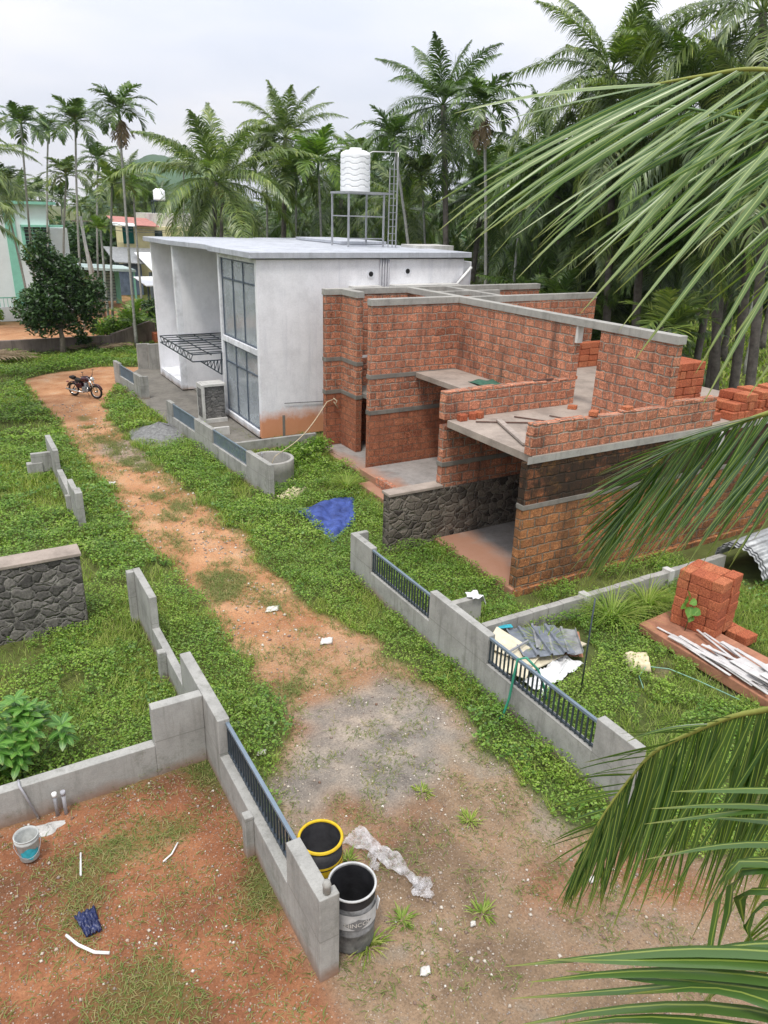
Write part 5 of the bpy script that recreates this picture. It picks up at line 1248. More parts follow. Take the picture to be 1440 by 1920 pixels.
# a screen-independent placement table: x, y on the ground, crown height
G1 = 'slender areca palms standing behind the plots at the left'
BGP = [
    ('areca', 'dark', 5.7, 59.3, 12.8, 0.64, 0.35, 'leftmost tall areca palm against the sky above the mint green house', 1.0),
    ('areca', 'dark', 7.3, 65.1, 13.0, 1.44, 0.33, 'small distant areca palm between the two leftmost tall ones', .85),
    ('areca', 'dark', 8.1, 55.2, 12.8, 0.94, 0.04, 'tall areca palm above the dark round tree, second of the tallest three', 1.1),
    ('areca', 'dark', 9.7, 46.8, 12.9, 0.29, 0.13, 'tallest dark areca palm left of the white house, with a dead skirt below', 1.0),
    ('areca', 'dark', 10.5, 62.7, 11.1, 1.08, 0.22, 'short dark areca palm behind the utility pole', .9),
    ('areca', 'leaf', 8.8, 48.8, 9.1, 0.86, 0.25, 'mid-height areca palm just left of the tallest one', .9),
    ('young', 'light', 8.6, 48.9, 6.6, 0.18, 0.33, 'small bright green areca palm low beside the utility pole', .55),
    ('areca', 'light', 12.1, 55.3, 9.4, 0.18, 0.31, 'light green areca palm right of the tallest one with a bare banded stem', .9),
    ('areca', 'leaf', 7.5, 59.3, 9.8, 1.23, 0.06, 'greyish areca palm directly behind the dark round tree', 1.0),
    ('areca', 'dark', 5.0, 57.0, 9.0, -.6, 0.2, 'areca palm with its crown above the mint roof edge', 1.0),
    ('areca', 'dark', 18.5, 67.0, 11.6, 0.71, 0.30, 'far areca palm between the yellow house and the big coconut palm', .9),
    ('coco', 'leaf', 12.8, 41.6, 9.3, 0.72, 0.02, 'big spreading coconut palm with nuts right behind the white roof', 1.2),
    ('coco', 'leaf', 18.9, 45.8, 12.0, 0.45, 0.14, 'tall coconut palm behind the middle of the white roof', .92),
    ('areca', 'light', 19.6, 41.2, 10.6, -0.18, 0.32, 'bright yellow-green areca palm left of the water tank', 1.25),
    ('areca', 'leaf', 18.7, 43.3, 10.0, 0.14, -0.05, 'darker areca palm beside the bright one left of the tank', 1.2),
    ('areca', 'leaf', 35.0, 65.9, 12.9, -0.05, 0.49, 'far palm whose top shows just behind the water tank', 1.2),
    ('areca', 'leaf', 18.9, 48.4, 11.6, 0.19, 0.00, 'areca palm between the two tall coconut palms behind the white roof', 1.0),
    ('coco', 'dark', 24.9, 36.0, 13.3, -0.55, 0.64, 'tall upright coconut palm right of the water tank', 1.05),
    ('areca', 'dark', 21.5, 33.7, 11.4, -1.36, 0.83, 'thin areca palm left of the tall upright coconut palm', .95),
    ('areca', 'dark', 22.5, 29.1, 12.6, -0.54, 0.71, 'dark areca palm on a pale thin stem right of the tall upright coconut palm', 1.0),
    ('areca', 'leaf', 25.1, 38.2, 10.0, -0.49, 0.69, 'light areca palm low behind the right end of the white roof', 1.0),
    ('coco', 'leaf', 24.6, 23.2, 13.2, -0.86, 0.96, 'tallest coconut palm rising behind the laterite house', 1.0),
    ('coco', 'leaf', 24.6, 21.6, 11.4, -0.62, 0.78, 'coconut palm close beside the tallest one behind the laterite house', 1.0),
    ('coco', 'dark', 25.6, 27.0, 10.0, -0.74, 0.98, 'lower coconut palm left of the tallest one behind the laterite house', 1.0),
    ('coco', 'leaf', 24.8, 16.9, 14.2, -0.79, 1.22, 'very tall coconut palm at the upper right corner', 1.05),
    ('coco', 'dark', 24.4, 17.3, 11.2, -1.19, 1.73, 'dark leaning coconut palm behind the stack of blocks on the slab', 1.0),
    ('coco', 'leaf', 23.6, 15.4, 10.4, -0.62, 0.98, 'rightmost coconut palm partly behind the hanging fronds', 1.0),
    ('coco', 'dark', 27.8, 26.2, 7.9, -0.84, 0.89, 'short dark coconut palm behind the upper doorway', .95),
    ('coco', 'dark', 26.9, 22.3, 8.2, -0.36, 0.53, 'short dark coconut palm behind the right half of the tall wall', .95),
    ('coco', 'dark', 26.6, 19.3, 8.6, -0.22, 0.47, 'short dark coconut palm above the stack of blocks', 1.0),
    ('coco', 'dark', 28.6, 31.6, 7.6, -0.59, 0.85, 'short dark coconut palm beyond the far corner of the laterite house', .95),
    ('coco', 'leaf', -1.9, 30.0, 7.7, 1.55, 0.05, 'coconut palm leaning in from the left edge above the grass field', .8),
    ('coco', 'leaf', -1.4, 37.5, 10.0, 1.77, 0.15, 'coconut palm at the left edge in front of the mint green house', .8),
    ('coco', 'leaf', 1.6, 56.5, 10.4, 1.27, 0.34, 'coconut palm behind the left edge of the mint green roof', 1.0),
    ('coco', 'leaf', 20.0, 98.0, 10.9, 1.03, 0.34, 'distant coconut palm above the yellow house', 1.0),
    ('coco', 'leaf', 20.5, 63.4, 9.9, 0.71, 0.04, 'distant coconut palm with a broad crown left of the big spreading one', 1.0),
    ('coco', 'dark', 29.1, 52.1, 10.5, -0.06, 0.37, 'distant dark coconut palm behind the tank stand', 1.0),
    ('coco', 'dark', 25.0, 48.8, 8.8, -0.32, 0.33, 'low dark coconut palm seen through the legs of the tank stand', 1.0),
    ('coco', 'leaf', 26.5, 42.3, 8.2, -0.50, 0.44, 'low coconut palm just right of the tank stand', 1.0),
    ('young', 'leaf', 21.6, 17.0, 4.6, -0.35, 0.4, 'young palm with upright fronds right behind the tall wall end', .9),
    ('young', 'light', 9.9, 48.2, 1.3, 0, 0, 'young coconut sprout growing by the end of the dark boundary wall', .85),
]
for i, (k, m, x, y, h, lx, ly, lb, s_) in enumerate(BGP):
    t = palm(x, y, h, k, {'dark': 'palm_leaf_dark', 'leaf': 'palm_leaf', 'light': 'palm_leaf_light'}[m], lb, None, s=s_, lean=(lx, ly), nuts=('with nuts' in lb), skirt=('skirt' in lb or 'pale thin stem' in lb))
# filler palms of the grove
rp = random.Random(21)
CX = lambda a, d: (d*math.sin(R(a)), d*math.cos(R(a)))
def zone_label(a, d, h, k):
    z = ['above the mint green house', 'behind the tallest areca palm', 'above the yellow house', 'behind the left part of the white roof', 'behind the middle of the white roof', 'behind the tank stand', 'right of the tank stand', 'behind the laterite house', 'behind the tall laterite wall', 'at the right edge'][min(9, int((a-3)/5.5))]
    return ('very distant ' if d > 90 else 'distant ' if d > 60 else 'shaded ')+('tall ' if h > 9.5 else 'mid-height ' if h > 7.5 else 'low ')+('slender areca' if k == 'areca' else 'coconut')+' palm of the grove '+z
for i in range(95):
    a = rp.uniform(3, 58); d = rp.uniform(58, 120) if a < 36 else rp.uniform(36, 80)
    x, y = CX(a, d)
    if 15 < x < 24 and 70 < y < 96: continue
    if -9 < x < 14.5 and 50 < y < 77: continue
    if a < 14 and d < 66: continue
    if 10 < a < 17.8 and d < 98: continue
    k = 'areca' if rp.random() < .42 else 'coco'
    h = 8+.030*d*rp.uniform(-.9, .62) if a < 36 else rp.uniform(5.5, 11.0)
    if k == 'areca': h += .8
    palm(x, y, h, k, rp.choice(['palm_leaf_dark', 'palm_leaf', 'palm_leaf_dark', 'palm_leaf_light' if k == 'areca' else 'palm_leaf']),
         zone_label(a, d, h, k), 'palms of the dense far grove', s=rp.uniform(.85, 1.1), lean=(rp.uniform(-.5, .5), rp.uniform(-.4, .4)))
for i in range(46):
    a = rp.uniform(22, 51); d = rp.uniform(44, 90) if a < 38 else rp.uniform(33, 55)
    x, y = CX(a, d)
    if 15 < x < 24 and 70 < y < 96: continue
    palm(x, y, rp.uniform(1.6, 5.2), 'coco' if rp.random() < .6 else 'young', rp.choice(['palm_leaf_dark', 'palm_leaf_dark', 'palm_leaf']), 'shade-grown '+zone_label(a, d, 0, 'coco').replace('coconut palm of the grove', 'understorey palm'), 'low palms under the tall grove', s=rp.uniform(.75, 1.0))

# leaf cloud helper: rhombic leaves
def leaf_quads(P, size, rg, tilt=.6, ratio=.5, droop=0):
    N = len(P); a = rg.uniform(0, 6.283, N)
    u = np.stack([np.cos(a), np.sin(a), rg.normal(0, tilt, N)*.6-droop], -1); u = unit(u)
    w = unit(np.cross(u, np.stack([rg.normal(0, tilt, N), rg.normal(0, tilt, N), np.ones(N)], -1)))
    s_ = (size*rg.uniform(.7, 1.3, N))[:, None] if np.ndim(size) == 0 else (size*rg.uniform(.7, 1.3, N))[:, None]
    Vt = np.stack([P-u*s_*.5, P+w*s_*ratio*.5+u*s_*.05, P+u*s_*.5, P-w*s_*ratio*.5+u*s_*.05], 1).reshape(-1, 3)
    return Vt, np.arange(N*4).reshape(N, 4)
# far wood
def wood():
    rg = np.random.default_rng(5); N = 90000
    a = np.radians(rg.uniform(-4, 64, N)); d = np.where(a > R(51), rg.uniform(78, 110, N), np.where(a > R(40), rg.uniform(52, 95, N), rg.uniform(98, 135, N)))
    x = d*np.sin(a); y = d*np.cos(a)
    h = 2.5+5.5*fbm(x, y, .12)*(1+.35*(a > R(40)))
    z = h*np.sqrt(rg.uniform(0, 1, N))
    v, f = leaf_quads(np.stack([x, y, z], -1), .8, rg, 1.0, .5)
    o = np_mesh('woodland', v, f, 'tree_leaf'); tag(o, kind='stuff', label='dark dense undergrowth closing the view under the palm grove', cat='undergrowth')
    N = 26000; a = np.radians(rg.uniform(24, 62, N)); d = rg.uniform(40, 54, N); x = d*np.sin(a); y = d*np.cos(a)
    z = (1.0+2.8*fbm(x+40, y, .25))*np.sqrt(rg.uniform(0, 1, N))
    keep = ~((x < 20) & (y < 42)) & (a < R(49))
    v, f = leaf_quads(np.stack([x, y, z], -1)[keep], .45, rg, 1.0, .5)
    o = np_mesh('bushes', v, f, 'tree_leaf'); tag(o, kind='stuff', label='dark bushes massed between the palm trunks behind the houses', cat='bushes')
wood()

# broad-leaved tree by the dark wall
def tree(name, x, y, lumps, trunk_h, mat, leaf, n, label, seed=1, r0=.14, cat='tree', fill=.55):
    t = thing(name, label, cat, (x, y, 0)); rg = np.random.default_rng(seed)
    mb = MB(); mb.tube([(0, 0, -.1), (.05, .02, trunk_h*.6), (0, .05, trunk_h)], [r0*1.3, r0, r0*.8], 10)
    P = []
    for (cx_, cy_, cz, rx, rz_) in lumps:
        mb.tube([(0, .05, trunk_h*.9), (cx_*.5, cy_*.5, (trunk_h+cz)*.5), (cx_, cy_, cz)], [r0*.6, r0*.4, r0*.12], 7)
        m = int(n*rx*rx*rz_/sum(l[3]**2*l[4] for l in lumps))
        q = unit(rg.normal(0, 1, (m, 3))); rad = rg.uniform(0, 1, m)**fill
        bumpy = .78+.4*fbm(q[:, 0]*2+cx_+5, q[:, 1]*2+q[:, 2]*2+cz, 1.3)
        P.append(np.array([cx_, cy_, cz])+q*(rad*bumpy)[:, None]*np.array([rx, rx, rz_]))
    o = mb.build('trunk', 'bark', loc=(0, 0, 0)); o.parent = t
    P = np.concatenate(P); P = P[fbm(P[:, 0]*1.7+P[:, 2]+20, P[:, 1]*1.7+P[:, 2]*1.3+9, 1.1) > .36]
    P = P[P[:, 2] > .12]
    v, f = leaf_quads(P, leaf, rg, .9, .5, droop=.3); np_mesh('crown', v, f, mat, t)
    return t
tree('jackfruit_tree', 5.45, 46.2, [(0, 0, 3.0, 1.7, 1.4), (-1.1, 0, 2.6, 1.3, 1.2), (1.5, .2, 2.9, 1.35, 1.2), (.2, 0, 4.3, 1.4, 1.2), (-.5, 0, 5.3, 1.0, 1.0), (-.4, 0, 6.1, .55, .7), (.9, .2, 4.6, .9, .9), (2.0, .1, 3.6, .9, .9), (-.9, 0, 1.7, 1.0, .8), (1.0, 0, 1.7, 1.1, .8)],
     1.5, 'tree_leaf', .24, 15000, 'dense dark green broad-leaved tree in front of the mint green house', 3, fill=.45)
tree('bush', 8.4, 48.6, [(0, 0, .9, 1.1, .8), (.8, .3, .7, .8, .6)], .5, 'herb_leaf', .22, 2600, 'bright green bush right of the dark tree behind the old wall', 4, .05, 'bush')
tree('bush', 10.2, 50.3, [(0, 0, .9, 1.3, .9), (1.0, .5, 1.0, 1.0, .8)], .5, 'herb_leaf', .22, 3200, 'low green bush beside the corner of the white house', 5, .05, 'bush')
tree('bush', 12.3, 52.0, [(0, 0, 1.2, 1.5, 1.2)], .5, 'tree_leaf', .25, 2400, 'darker bush against the north corner of the white house', 6, .05, 'bush')
tree('bush', 3.0, 59.8, [(0, 0, .6, .6, .5)], .3, 'herb_leaf', .2, 700, 'small bush before the white front fence of the far left house', 7, .04, 'bush')
tree('bush', 6.7, 46.9, [(0, 0, .5, .5, .6)], .3, 'tree_leaf', .18, 900, 'creeper clump hanging over the old wall right of the tree trunk', 8, .04, 'bush')
tree('bush', 9.7, 22.2, [(0, 0, .35, .7, .35), (.8, .3, .45, .5, .35), (-.6, .2, .3, .4, .3)], .2, 'herb_leaf', .11, 2600, 'leafy weeds climbing the low wall behind the well', 9, .02, 'bush')

# near leafy shrub by the cross wall
def shrub():
    t = thing('leafy_shrub', 'broad-leaved green shrub growing behind the cross wall at the left edge', 'shrub', (-.15, 10.3, 0)); rg = np.random.default_rng(9)
    st_ = MB(); A, Wd = [], []
    for i in range(19):
        a = rg.uniform(0, 6.28); r = rg.uniform(.05, .85); h = rg.uniform(.35, 1.15)*(1.15-.35*r); tip = np.array([r*math.cos(a), r*.6*math.sin(a), h])
        st_.tube([(tip[0]*.2, tip[1]*.2, 0), (tip[0]*.7, tip[1]*.7, h*.6), tuple(tip)], [.014, .01, .006], 6)
        for lv in range(3):
            m = 6
            for k in range(m):
                b = 6.283*(k+.5*lv)/m+rg.uniform(-.3, .3); L = rg.uniform(.20, .30)*(1-.12*lv*0); el = .55-.35*lv+rg.normal(0, .12)
                p = tip-np.array([0, 0, .09*lv]); pts = [p]; d = np.array([math.cos(b)*math.cos(el), math.sin(b)*math.cos(el), math.sin(el)])
                for s_ in range(4): p = p+d*L/4; pts.append(p); d = unit(d+np.array([0, 0, -.24]))
                sd_ = np.array([-math.sin(b), math.cos(b), 0]); A.append(pts); Wd.append([sd_*w_*L*.2 for w_ in (.12, .75, 1, .75, .05)])
    v, f, uv = quads_from_strips(np.array(A), np.array(Wd)); np_mesh('leaves', v, f, 'shrub_leaf', t, uv=uv)
    o = st_.build('stems', 'crownshaft', loc=(0, 0, 0)); o.parent = t
shrub()

# grass tussocks (countable)
def tussock_mesh(seed, n, h, spread):
    rg = np.random.default_rng(seed); a = rg.uniform(0, 6.283, n); r = rg.uniform(0, .14, n); B = np.stack([r*np.cos(a), r*np.sin(a), np.zeros(n)], -1)
    d = unit(np.stack([np.cos(a)*spread, np.sin(a)*spread, np.ones(n)], -1)+rg.normal(0, .2, (n, 3))); L = h*rg.uniform(.6, 1.25, n)
    pts = [B]; p = B
    for k in range(4): p = p+d*(L/4)[:, None]; pts.append(p); d = unit(d+np.stack([np.cos(a)*.28, np.sin(a)*.28, -.33*np.ones(n)], -1))
    Pc = np.stack(pts, 1); sd_ = np.stack([-np.sin(a), np.cos(a), 0*a], -1)
    return quads_from_strips(Pc, sd_[:, None, :]*(np.array([.8, 1, .8, .55, .05])*.009)[None, :, None])
tm = {}
for i, (x, y, s_, lb) in enumerate([(11.25, 9.45, 1.15, 'left large grass tussock growing against the block wall'), (12.4, 9.5, 1.0, 'right large grass tussock growing against the block wall'),
        (9.9, 19.2, .9, 'tall grass tussock at the foot of the red middle wall'), (10.2, 21.9, .7, 'grass tussock below the doorway step of the red house'), (3.10, 5.35, .55, 'grass tuft growing at the foot of the grey drum'),
        (9.2, 9.3, .7, 'loose grass tuft beside the pile of roofing sheets'), (12.4, 18.2, .45, 'weed growing on the porch floor of the red house'), (4.55, 5.05, .35, 'yellowish grass tuft on the bare ground right of the paper cup'),
        (5.3, 6.35, .3, 'small grass tuft on the bare earth below the grey patch'), (3.63, 5.45, .3, 'grass tuft right of the grey drum on the bare earth'), (3.45, 6.55, .3, 'grass tuft between the yellow drum and the plastic film'),
        (5.0, 7.15, .25, 'small green tuft at the edge of the grey patch')]):
    v, f, uv = tussock_mesh(30+i, 240 if s_ > .6 else 60, (.85 if s_ > .6 else .45)*s_, .55); o = np_mesh('grass_tuft', v, f, 'grass_blade', uv=uv); o.location = (x, y, float(hgt(x, y))); tag(o, lb, 'grass tuft')
# vine with heart leaves on the block stack
VN = thing('vine', 'small vine with large heart-shaped leaves on the front of the square block stack', 'vine', (12.0, 8.1, .3))
A, Wd = [], []
for (dx, dy, dz, a, L) in ((-.02, .18, .62, 2.6, .20), (-.03, .0, .55, -1.8, .24), (-.02, -.18, .58, -1.0, .20), (-.02, .10, .75, 1.9, .18), (-.03, -.05, .38, -1.6, .16), (-.02, .22, .5, 2.9, .18), (-.02, -.08, .72, -.6, .16)):
    p = np.array([12.02+dx, 8.15+dy, .3+dz]); d = np.array([-.35, math.cos(a)*.6, math.sin(a)*.6-.1]); d = unit(d); sd_ = unit(np.cross(d, [-1, 0, .5])); pts = [p+d*L*t_ for t_ in (0, .2, .5, .8, 1)]
    A.append(pts); Wd.append([sd_*w_*L*.5 for w_ in (.25, 1, .9, .4, .02)])
v, f, uv = quads_from_strips(np.array(A), np.array(Wd)); o = np_mesh('leaves', v-np.array([12.0, 8.1, .3]), f, 'shrub_leaf', VN, uv=uv)
MB().tube([(12.0, 8.2, .28), (11.98, 8.15, .6), (12.0, 8.12, .95)], .008, 5).build('stem', 'crownshaft', VN)

# ---------------------------------------------------------------- ground cover and grass
EXC = [[(9.3, 25), (18.6, 25), (18.6, 38.4), (8.9, 38.4)], [(10.15, 11.3), (21, 11.3), (21, 20), (21, 23.6), (10.85, 23.6), (10.85, 19.4), (10.3, 19.4)], [(8.7, 14.6), (10.4, 14.6), (10.4, 15.02), (8.7, 15.02)],
       [(-5, 14.35), (1.53, 14.35), (1.53, 14.9), (-5, 14.9)], [(2.38, 4.5), (2.62, 4.5), (2.62, 14.2), (2.38, 14.2)], [(7.28, 4), (7.5, 4), (7.5, 14), (7.28, 14)], [(11.35, 5.2), (12.8, 5.2), (13.3, 8.9), (11.35, 8.9)],
       [(7.85, 18.2), (9.6, 18.3), (8.9, 16.8), (7.9, 15.9)], [(7.5, 9.1), (8.3, 10.0), (9.0, 10.05), (10.4, 9.7), (10.15, 8.7), (9.5, 8.3), (8.0, 8.1)], [(8.65, 20.51), (8.85, 21.01), (8.65, 21.51), (8.15, 21.71), (7.65, 21.51), (7.45, 21.01), (7.65, 20.51), (8.15, 20.31)], [(5.0, 27.4), (6.2, 26.4), (7.1, 27.2), (7, 28.8), (6, 28.7)],
       [(15.3, 9), (20.5, 9), (20.5, 11.3), (15.3, 11.3)], [(8.3, 9.98), (16, 9.98), (16, 10.18), (8.3, 10.18)]]
def scatter(rg, n, x0, x1, y0, y1, cull=True):
    x = rg.uniform(x0, x1, n); y = rg.uniform(y0, y1, n)
    az = np.degrees(np.arctan2(x, y)); k = (az > -18) & (az < 72) & (np.hypot(x, y) > 3.5)
    return x[k], y[k]
def veg():
    rg = np.random.default_rng(11)
    bv, bf, bo = [], [], 0; hv, hf, ho = [], [], 0; gv, gf, go = [], [], 0; dv_, df_, do_ = [], [], 0
    for (x0, x1, y0, y1, dn, size, hgtmul) in ((-5, 22, 3, 16, 1150, .044, 1.0), (-6, 22, 16, 28, 650, .062, 1.05), (-8, 30, 28, 48, 260, .095, 1.1)):
        n = int((x1-x0)*(y1-y0)*dn); x, y = scatter(rg, n, x0, x1, y0, y1)
        g = green_at(x, y); lush = fbm(x+11, y+4, .55)
        ex = np.zeros(x.shape, bool)
        for p in EXC: ex |= inpoly(x, y, p)
        k = (g > .9) & ~ex & (lush > .29)
        # creepers want the middle of the plots, grass the track side
        herb = fbm(x+3, y+41, .38)+rg.normal(0, .03, len(x))
        kh = k & (herb > .39); edg = (green_at(x+.4, y)+green_at(x-.4, y)+green_at(x, y+.4)+green_at(x, y-.4))/4
        kh &= rg.uniform(0, 1, len(x)) < edg**1.5+.1
        xh, yh = x[kh], y[kh]; top = (.03+.46*np.clip(fbm(xh+8, yh+2, 1.9)-.28, 0, 1)+.30*np.clip(fbm(xh+50, yh+9, .6)-.35, 0, 1)+.08)*hgtmul*(.3+.7*edg[kh]**1.5)
        z = hgt(xh, yh)+top*np.sqrt(rg.uniform(.15, 1, len(xh)))
        v, f = leaf_quads(np.stack([xh, yh, z], -1), size, rg, .45, .72); hv.append(v); hf.append(f+ho); ho += len(v)
        k2 = k & (fbm(x+70, y+20, .8) > .52) & (rg.uniform(0, 1, len(x)) < .14)
        xh, yh = x[k2], y[k2]; z = hgt(xh, yh)+(.06+.42*np.clip(fbm(xh+8, yh+2, 1.9)-.26, 0, 1)*rg.uniform(.5, 1.15, len(xh)))*hgtmul
        v, f = leaf_quads(np.stack([xh, yh, z], -1), size*1.7, rg, .5, .62); bv.append(v); bf.append(f+bo); bo += len(v)
        # grass
        n2 = int(n*.75); x, y = scatter(rg, n2, x0, x1, y0, y1); g = green_at(x, y); ex = np.zeros(x.shape, bool)
        for p in EXC: ex |= inpoly(x, y, p)
        herb = fbm(x+3, y+41, .38)
        k = ~ex & (rg.uniform(0, 1, len(x)) < np.where(g > .9, np.where(herb < .46, 1.0, np.where(fbm(x+33, y+51, 1.3) > .56, .7, .15)), 0))
        xg, yg = x[k], y[k]; N = len(xg); a = rg.uniform(0, 6.283, N); L = (.09+.20*fbm(xg+2, yg+8, 1.1)+.35*np.clip(fbm(xg+90, yg, .8)-.52, 0, 1))*rg.uniform(.6, 1.3, N)*hgtmul
        d = unit(np.stack([np.cos(a)*.5, np.sin(a)*.5, np.ones(N)], -1)); B = np.stack([xg, yg, hgt(xg, yg)-.01], -1)
        d2 = unit(d+np.stack([np.cos(a)*.6, np.sin(a)*.6, -.35*np.ones(N)], -1)); p1 = B+d*(L*.55)[:, None]; p2 = p1+d2*(L*.55)[:, None]
        sd_ = np.stack([-np.sin(a), np.cos(a), 0*a], -1)*(size*.11)
        v, f, _ = quads_from_strips(np.stack([B, p1, p2], 1), sd_[:, None, :]*np.array([.8, 1, .1])[None, :, None]); gv.append(v); gf.append(f+go); go += len(v)
    # thin dry grass on yard, track middle and verges
    x, y = scatter(rg, 420000, -3, 12, 3, 30); g = green_at(x, y)
    ex = np.zeros(x.shape, bool)
    for p in EXC: ex |= inpoly(x, y, p)
    e2 = 0
    k = ~ex & (g > .02) & (g < .9) & (rg.uniform(0, 1, len(x)) < g*1.5)
    near = ~ex & (g == 0) & (green_at(x+.25, y) + green_at(x-.25, y) > .5) & (rg.uniform(0, 1, len(x)) < .35)
    k |= near; k |= ~ex & (g == 0) & (fbm(x+60, y+7, 2.4) > .56) & (rg.uniform(0, 1, len(x)) < .35)
    xg, yg = x[k], y[k]; N = len(xg); a = rg.uniform(0, 6.283, N); L = rg.uniform(.05, .15, N)*(1+.6*(yg > 9.5))
    d = unit(np.stack([np.cos(a)*1.1, np.sin(a)*1.1, np.ones(N)], -1)); B = np.stack([xg, yg, hgt(xg, yg)-.01], -1)
    d2 = unit(d+np.stack([np.cos(a)*.8, np.sin(a)*.8, -.7*np.ones(N)], -1)); p1 = B+d*(L*.5)[:, None]; p2 = p1+d2*(L*.6)[:, None]
    sd_ = np.stack([-np.sin(a), np.cos(a), 0*a], -1)*.0045
    v, f, _ = quads_from_strips(np.stack([B, p1, p2], 1), sd_[:, None, :]*np.array([.8, 1, .1])[None, :, None])
    tag(np_mesh('sparse_grass', v, f, 'dry_grass'), 'thin dry grass scattered over the bare yard and the track', 'grass', kind='stuff')
    tag(np_mesh('ground_cover', np.concatenate(hv), np.concatenate(hf), 'herb_leaf'), 'lush green creeping ground cover filling the plots beside the track', 'ground cover', kind='stuff')
    tag(np_mesh('broadleaf_weeds', np.concatenate(bv), np.concatenate(bf), 'weed_leaf'), 'larger-leaved weeds mixed into the creeping ground cover', 'weeds', kind='stuff')
    tag(np_mesh('grass', np.concatenate(gv), np.concatenate(gf), 'grass_blade'), 'green grass along both sides of the earth track', 'grass', kind='stuff')
    # far field grass: larger clumps
    n = 60000; x = rg.uniform(-5, 75, n); y = rg.uniform(12, 70, n)
    az = np.degrees(np.arctan2(x, y)); k = (((x > 19.5) & (y < 45)) | (y > 48)) & (az > -3) & (az < 66) & (green_at(x, y) > .5) & ~((x < 22) & (y > 11) & (y < 24)) & ~((x < 10) & (y > 58))
    x, y = x[k], y[k]; N = len(x); a = rg.uniform(0, 6.283, N); L = rg.uniform(.2, .5, N)
    B = np.stack([x, y, np.full(N, -.05)], -1); d = unit(np.stack([np.cos(a)*.5, np.sin(a)*.5, np.ones(N)], -1)); p1 = B+d*(L*.6)[:, None]; p2 = p1+unit(d+np.stack([np.cos(a), np.sin(a), -.5*np.ones(N)], -1))*(L*.4)[:, None]
    sd_ = np.stack([-np.sin(a), np.cos(a), 0*a], -1)*.05
    v, f, _ = quads_from_strips(np.stack([B, p1, p2], 1), sd_[:, None, :]*np.array([.8, 1, .1])[None, :, None])
    tag(np_mesh('field_grass', v, f, 'grass_blade'), 'bright grass of the open field beyond the palm trunks', 'grass', kind='stuff')
    # pebbles
    n = 90000; x, y = scatter(rg, n, -3, 12, 2.5, 34); g = green_at(x, y); k = (g < .4) & ~((x > 2.35) & (x < 2.65)) & (rg.uniform(0, 1, len(x)) < np.clip(fbm(x+1, y+70, 1.2)*2.2-.6, .05, 1))
    x, y = x[k], y[k]; N = len(x); s_ = .005+.026*rg.uniform(0, 1, N)**5*(1+.5*(y > 12)); b = np.array([(1, 0, 0), (0, 1, 0), (-1, 0, 0), (0, -1, 0), (0, 0, .8), (0, 0, -.8)])
    o = b[None]*s_[:, None, None]*rg.uniform(.6, 1.4, (N, 6, 1)); a = rg.uniform(0, 6.28, N); co, si = np.cos(a)[:, None], np.sin(a)[:, None]
    V_ = np.stack([o[..., 0]*co-o[..., 1]*si+x[:, None], o[..., 0]*si+o[..., 1]*co+y[:, None], o[..., 2]+(hgt(x, y)+s_*.3)[:, None]], -1).reshape(-1, 3)
    f = np.array([(0, 1, 4), (1, 2, 4), (2, 3, 4), (3, 0, 4), (1, 0, 5), (2, 1, 5), (3, 2, 5), (0, 3, 5)]); Fc = (f[None]+6*np.arange(N)[:, None, None]).reshape(-1, 3)
    tag(np_mesh('pebbles', V_, Fc, 'pebble_mix'), 'loose pebbles and broken stone scattered over the bare earth', 'pebbles', kind='stuff')
def pebmat():
    m, nt, b = newmat('pebble_mix'); c = ramp(nt, rnd(nt), [(0, (.20, .12, .085)), (.3, (.30, .26, .23)), (.6, (.42, .34, .26)), (.9, (.58, .53, .45)), (1, (.68, .64, .58))])
    nt.links.new(c, b.inputs['Base Color']); b.inputs['Roughness'].default_value = .95
pebmat()
veg()
# fallen fronds by the dark wall
for i, (x, y, a, lb) in enumerate(((1.6, 45.0, .2, 'leftmost heap of fallen dry fronds at the foot of the old wall'), (2.6, 44.6, -.3, 'second heap of fallen dry fronds near the old wall'), (8.0, 46.0, .1, 'fallen frond lying on the grass in front of the old wall near its right end'), (6.5, 46.2, .5, 'fallen frond lying flat before the old wall under the dark tree'))):
    rg = np.random.default_rng(i); v_, f_, off = [], [], 0
    for k in range(6 if i < 2 else 2):
        P = rachis_curve(a+k*.5*(1 if i < 2 else .3), .25, 2.4, .45, 8); P = P+np.array([-.9, 0, .06])
        A_, W_ = frond_arrays(rg, P, 34, .7, .05, .5, kseg=2); v, f, _ = quads_from_strips(A_, W_); v_.append(v); f_.append(f+off); off += len(v)
    o = np_mesh('fallen_frond', np.concatenate(v_), np.concatenate(f_), 'dead_leaf'); o.location = (x, y, .15); tag(o, lb, 'fallen frond')

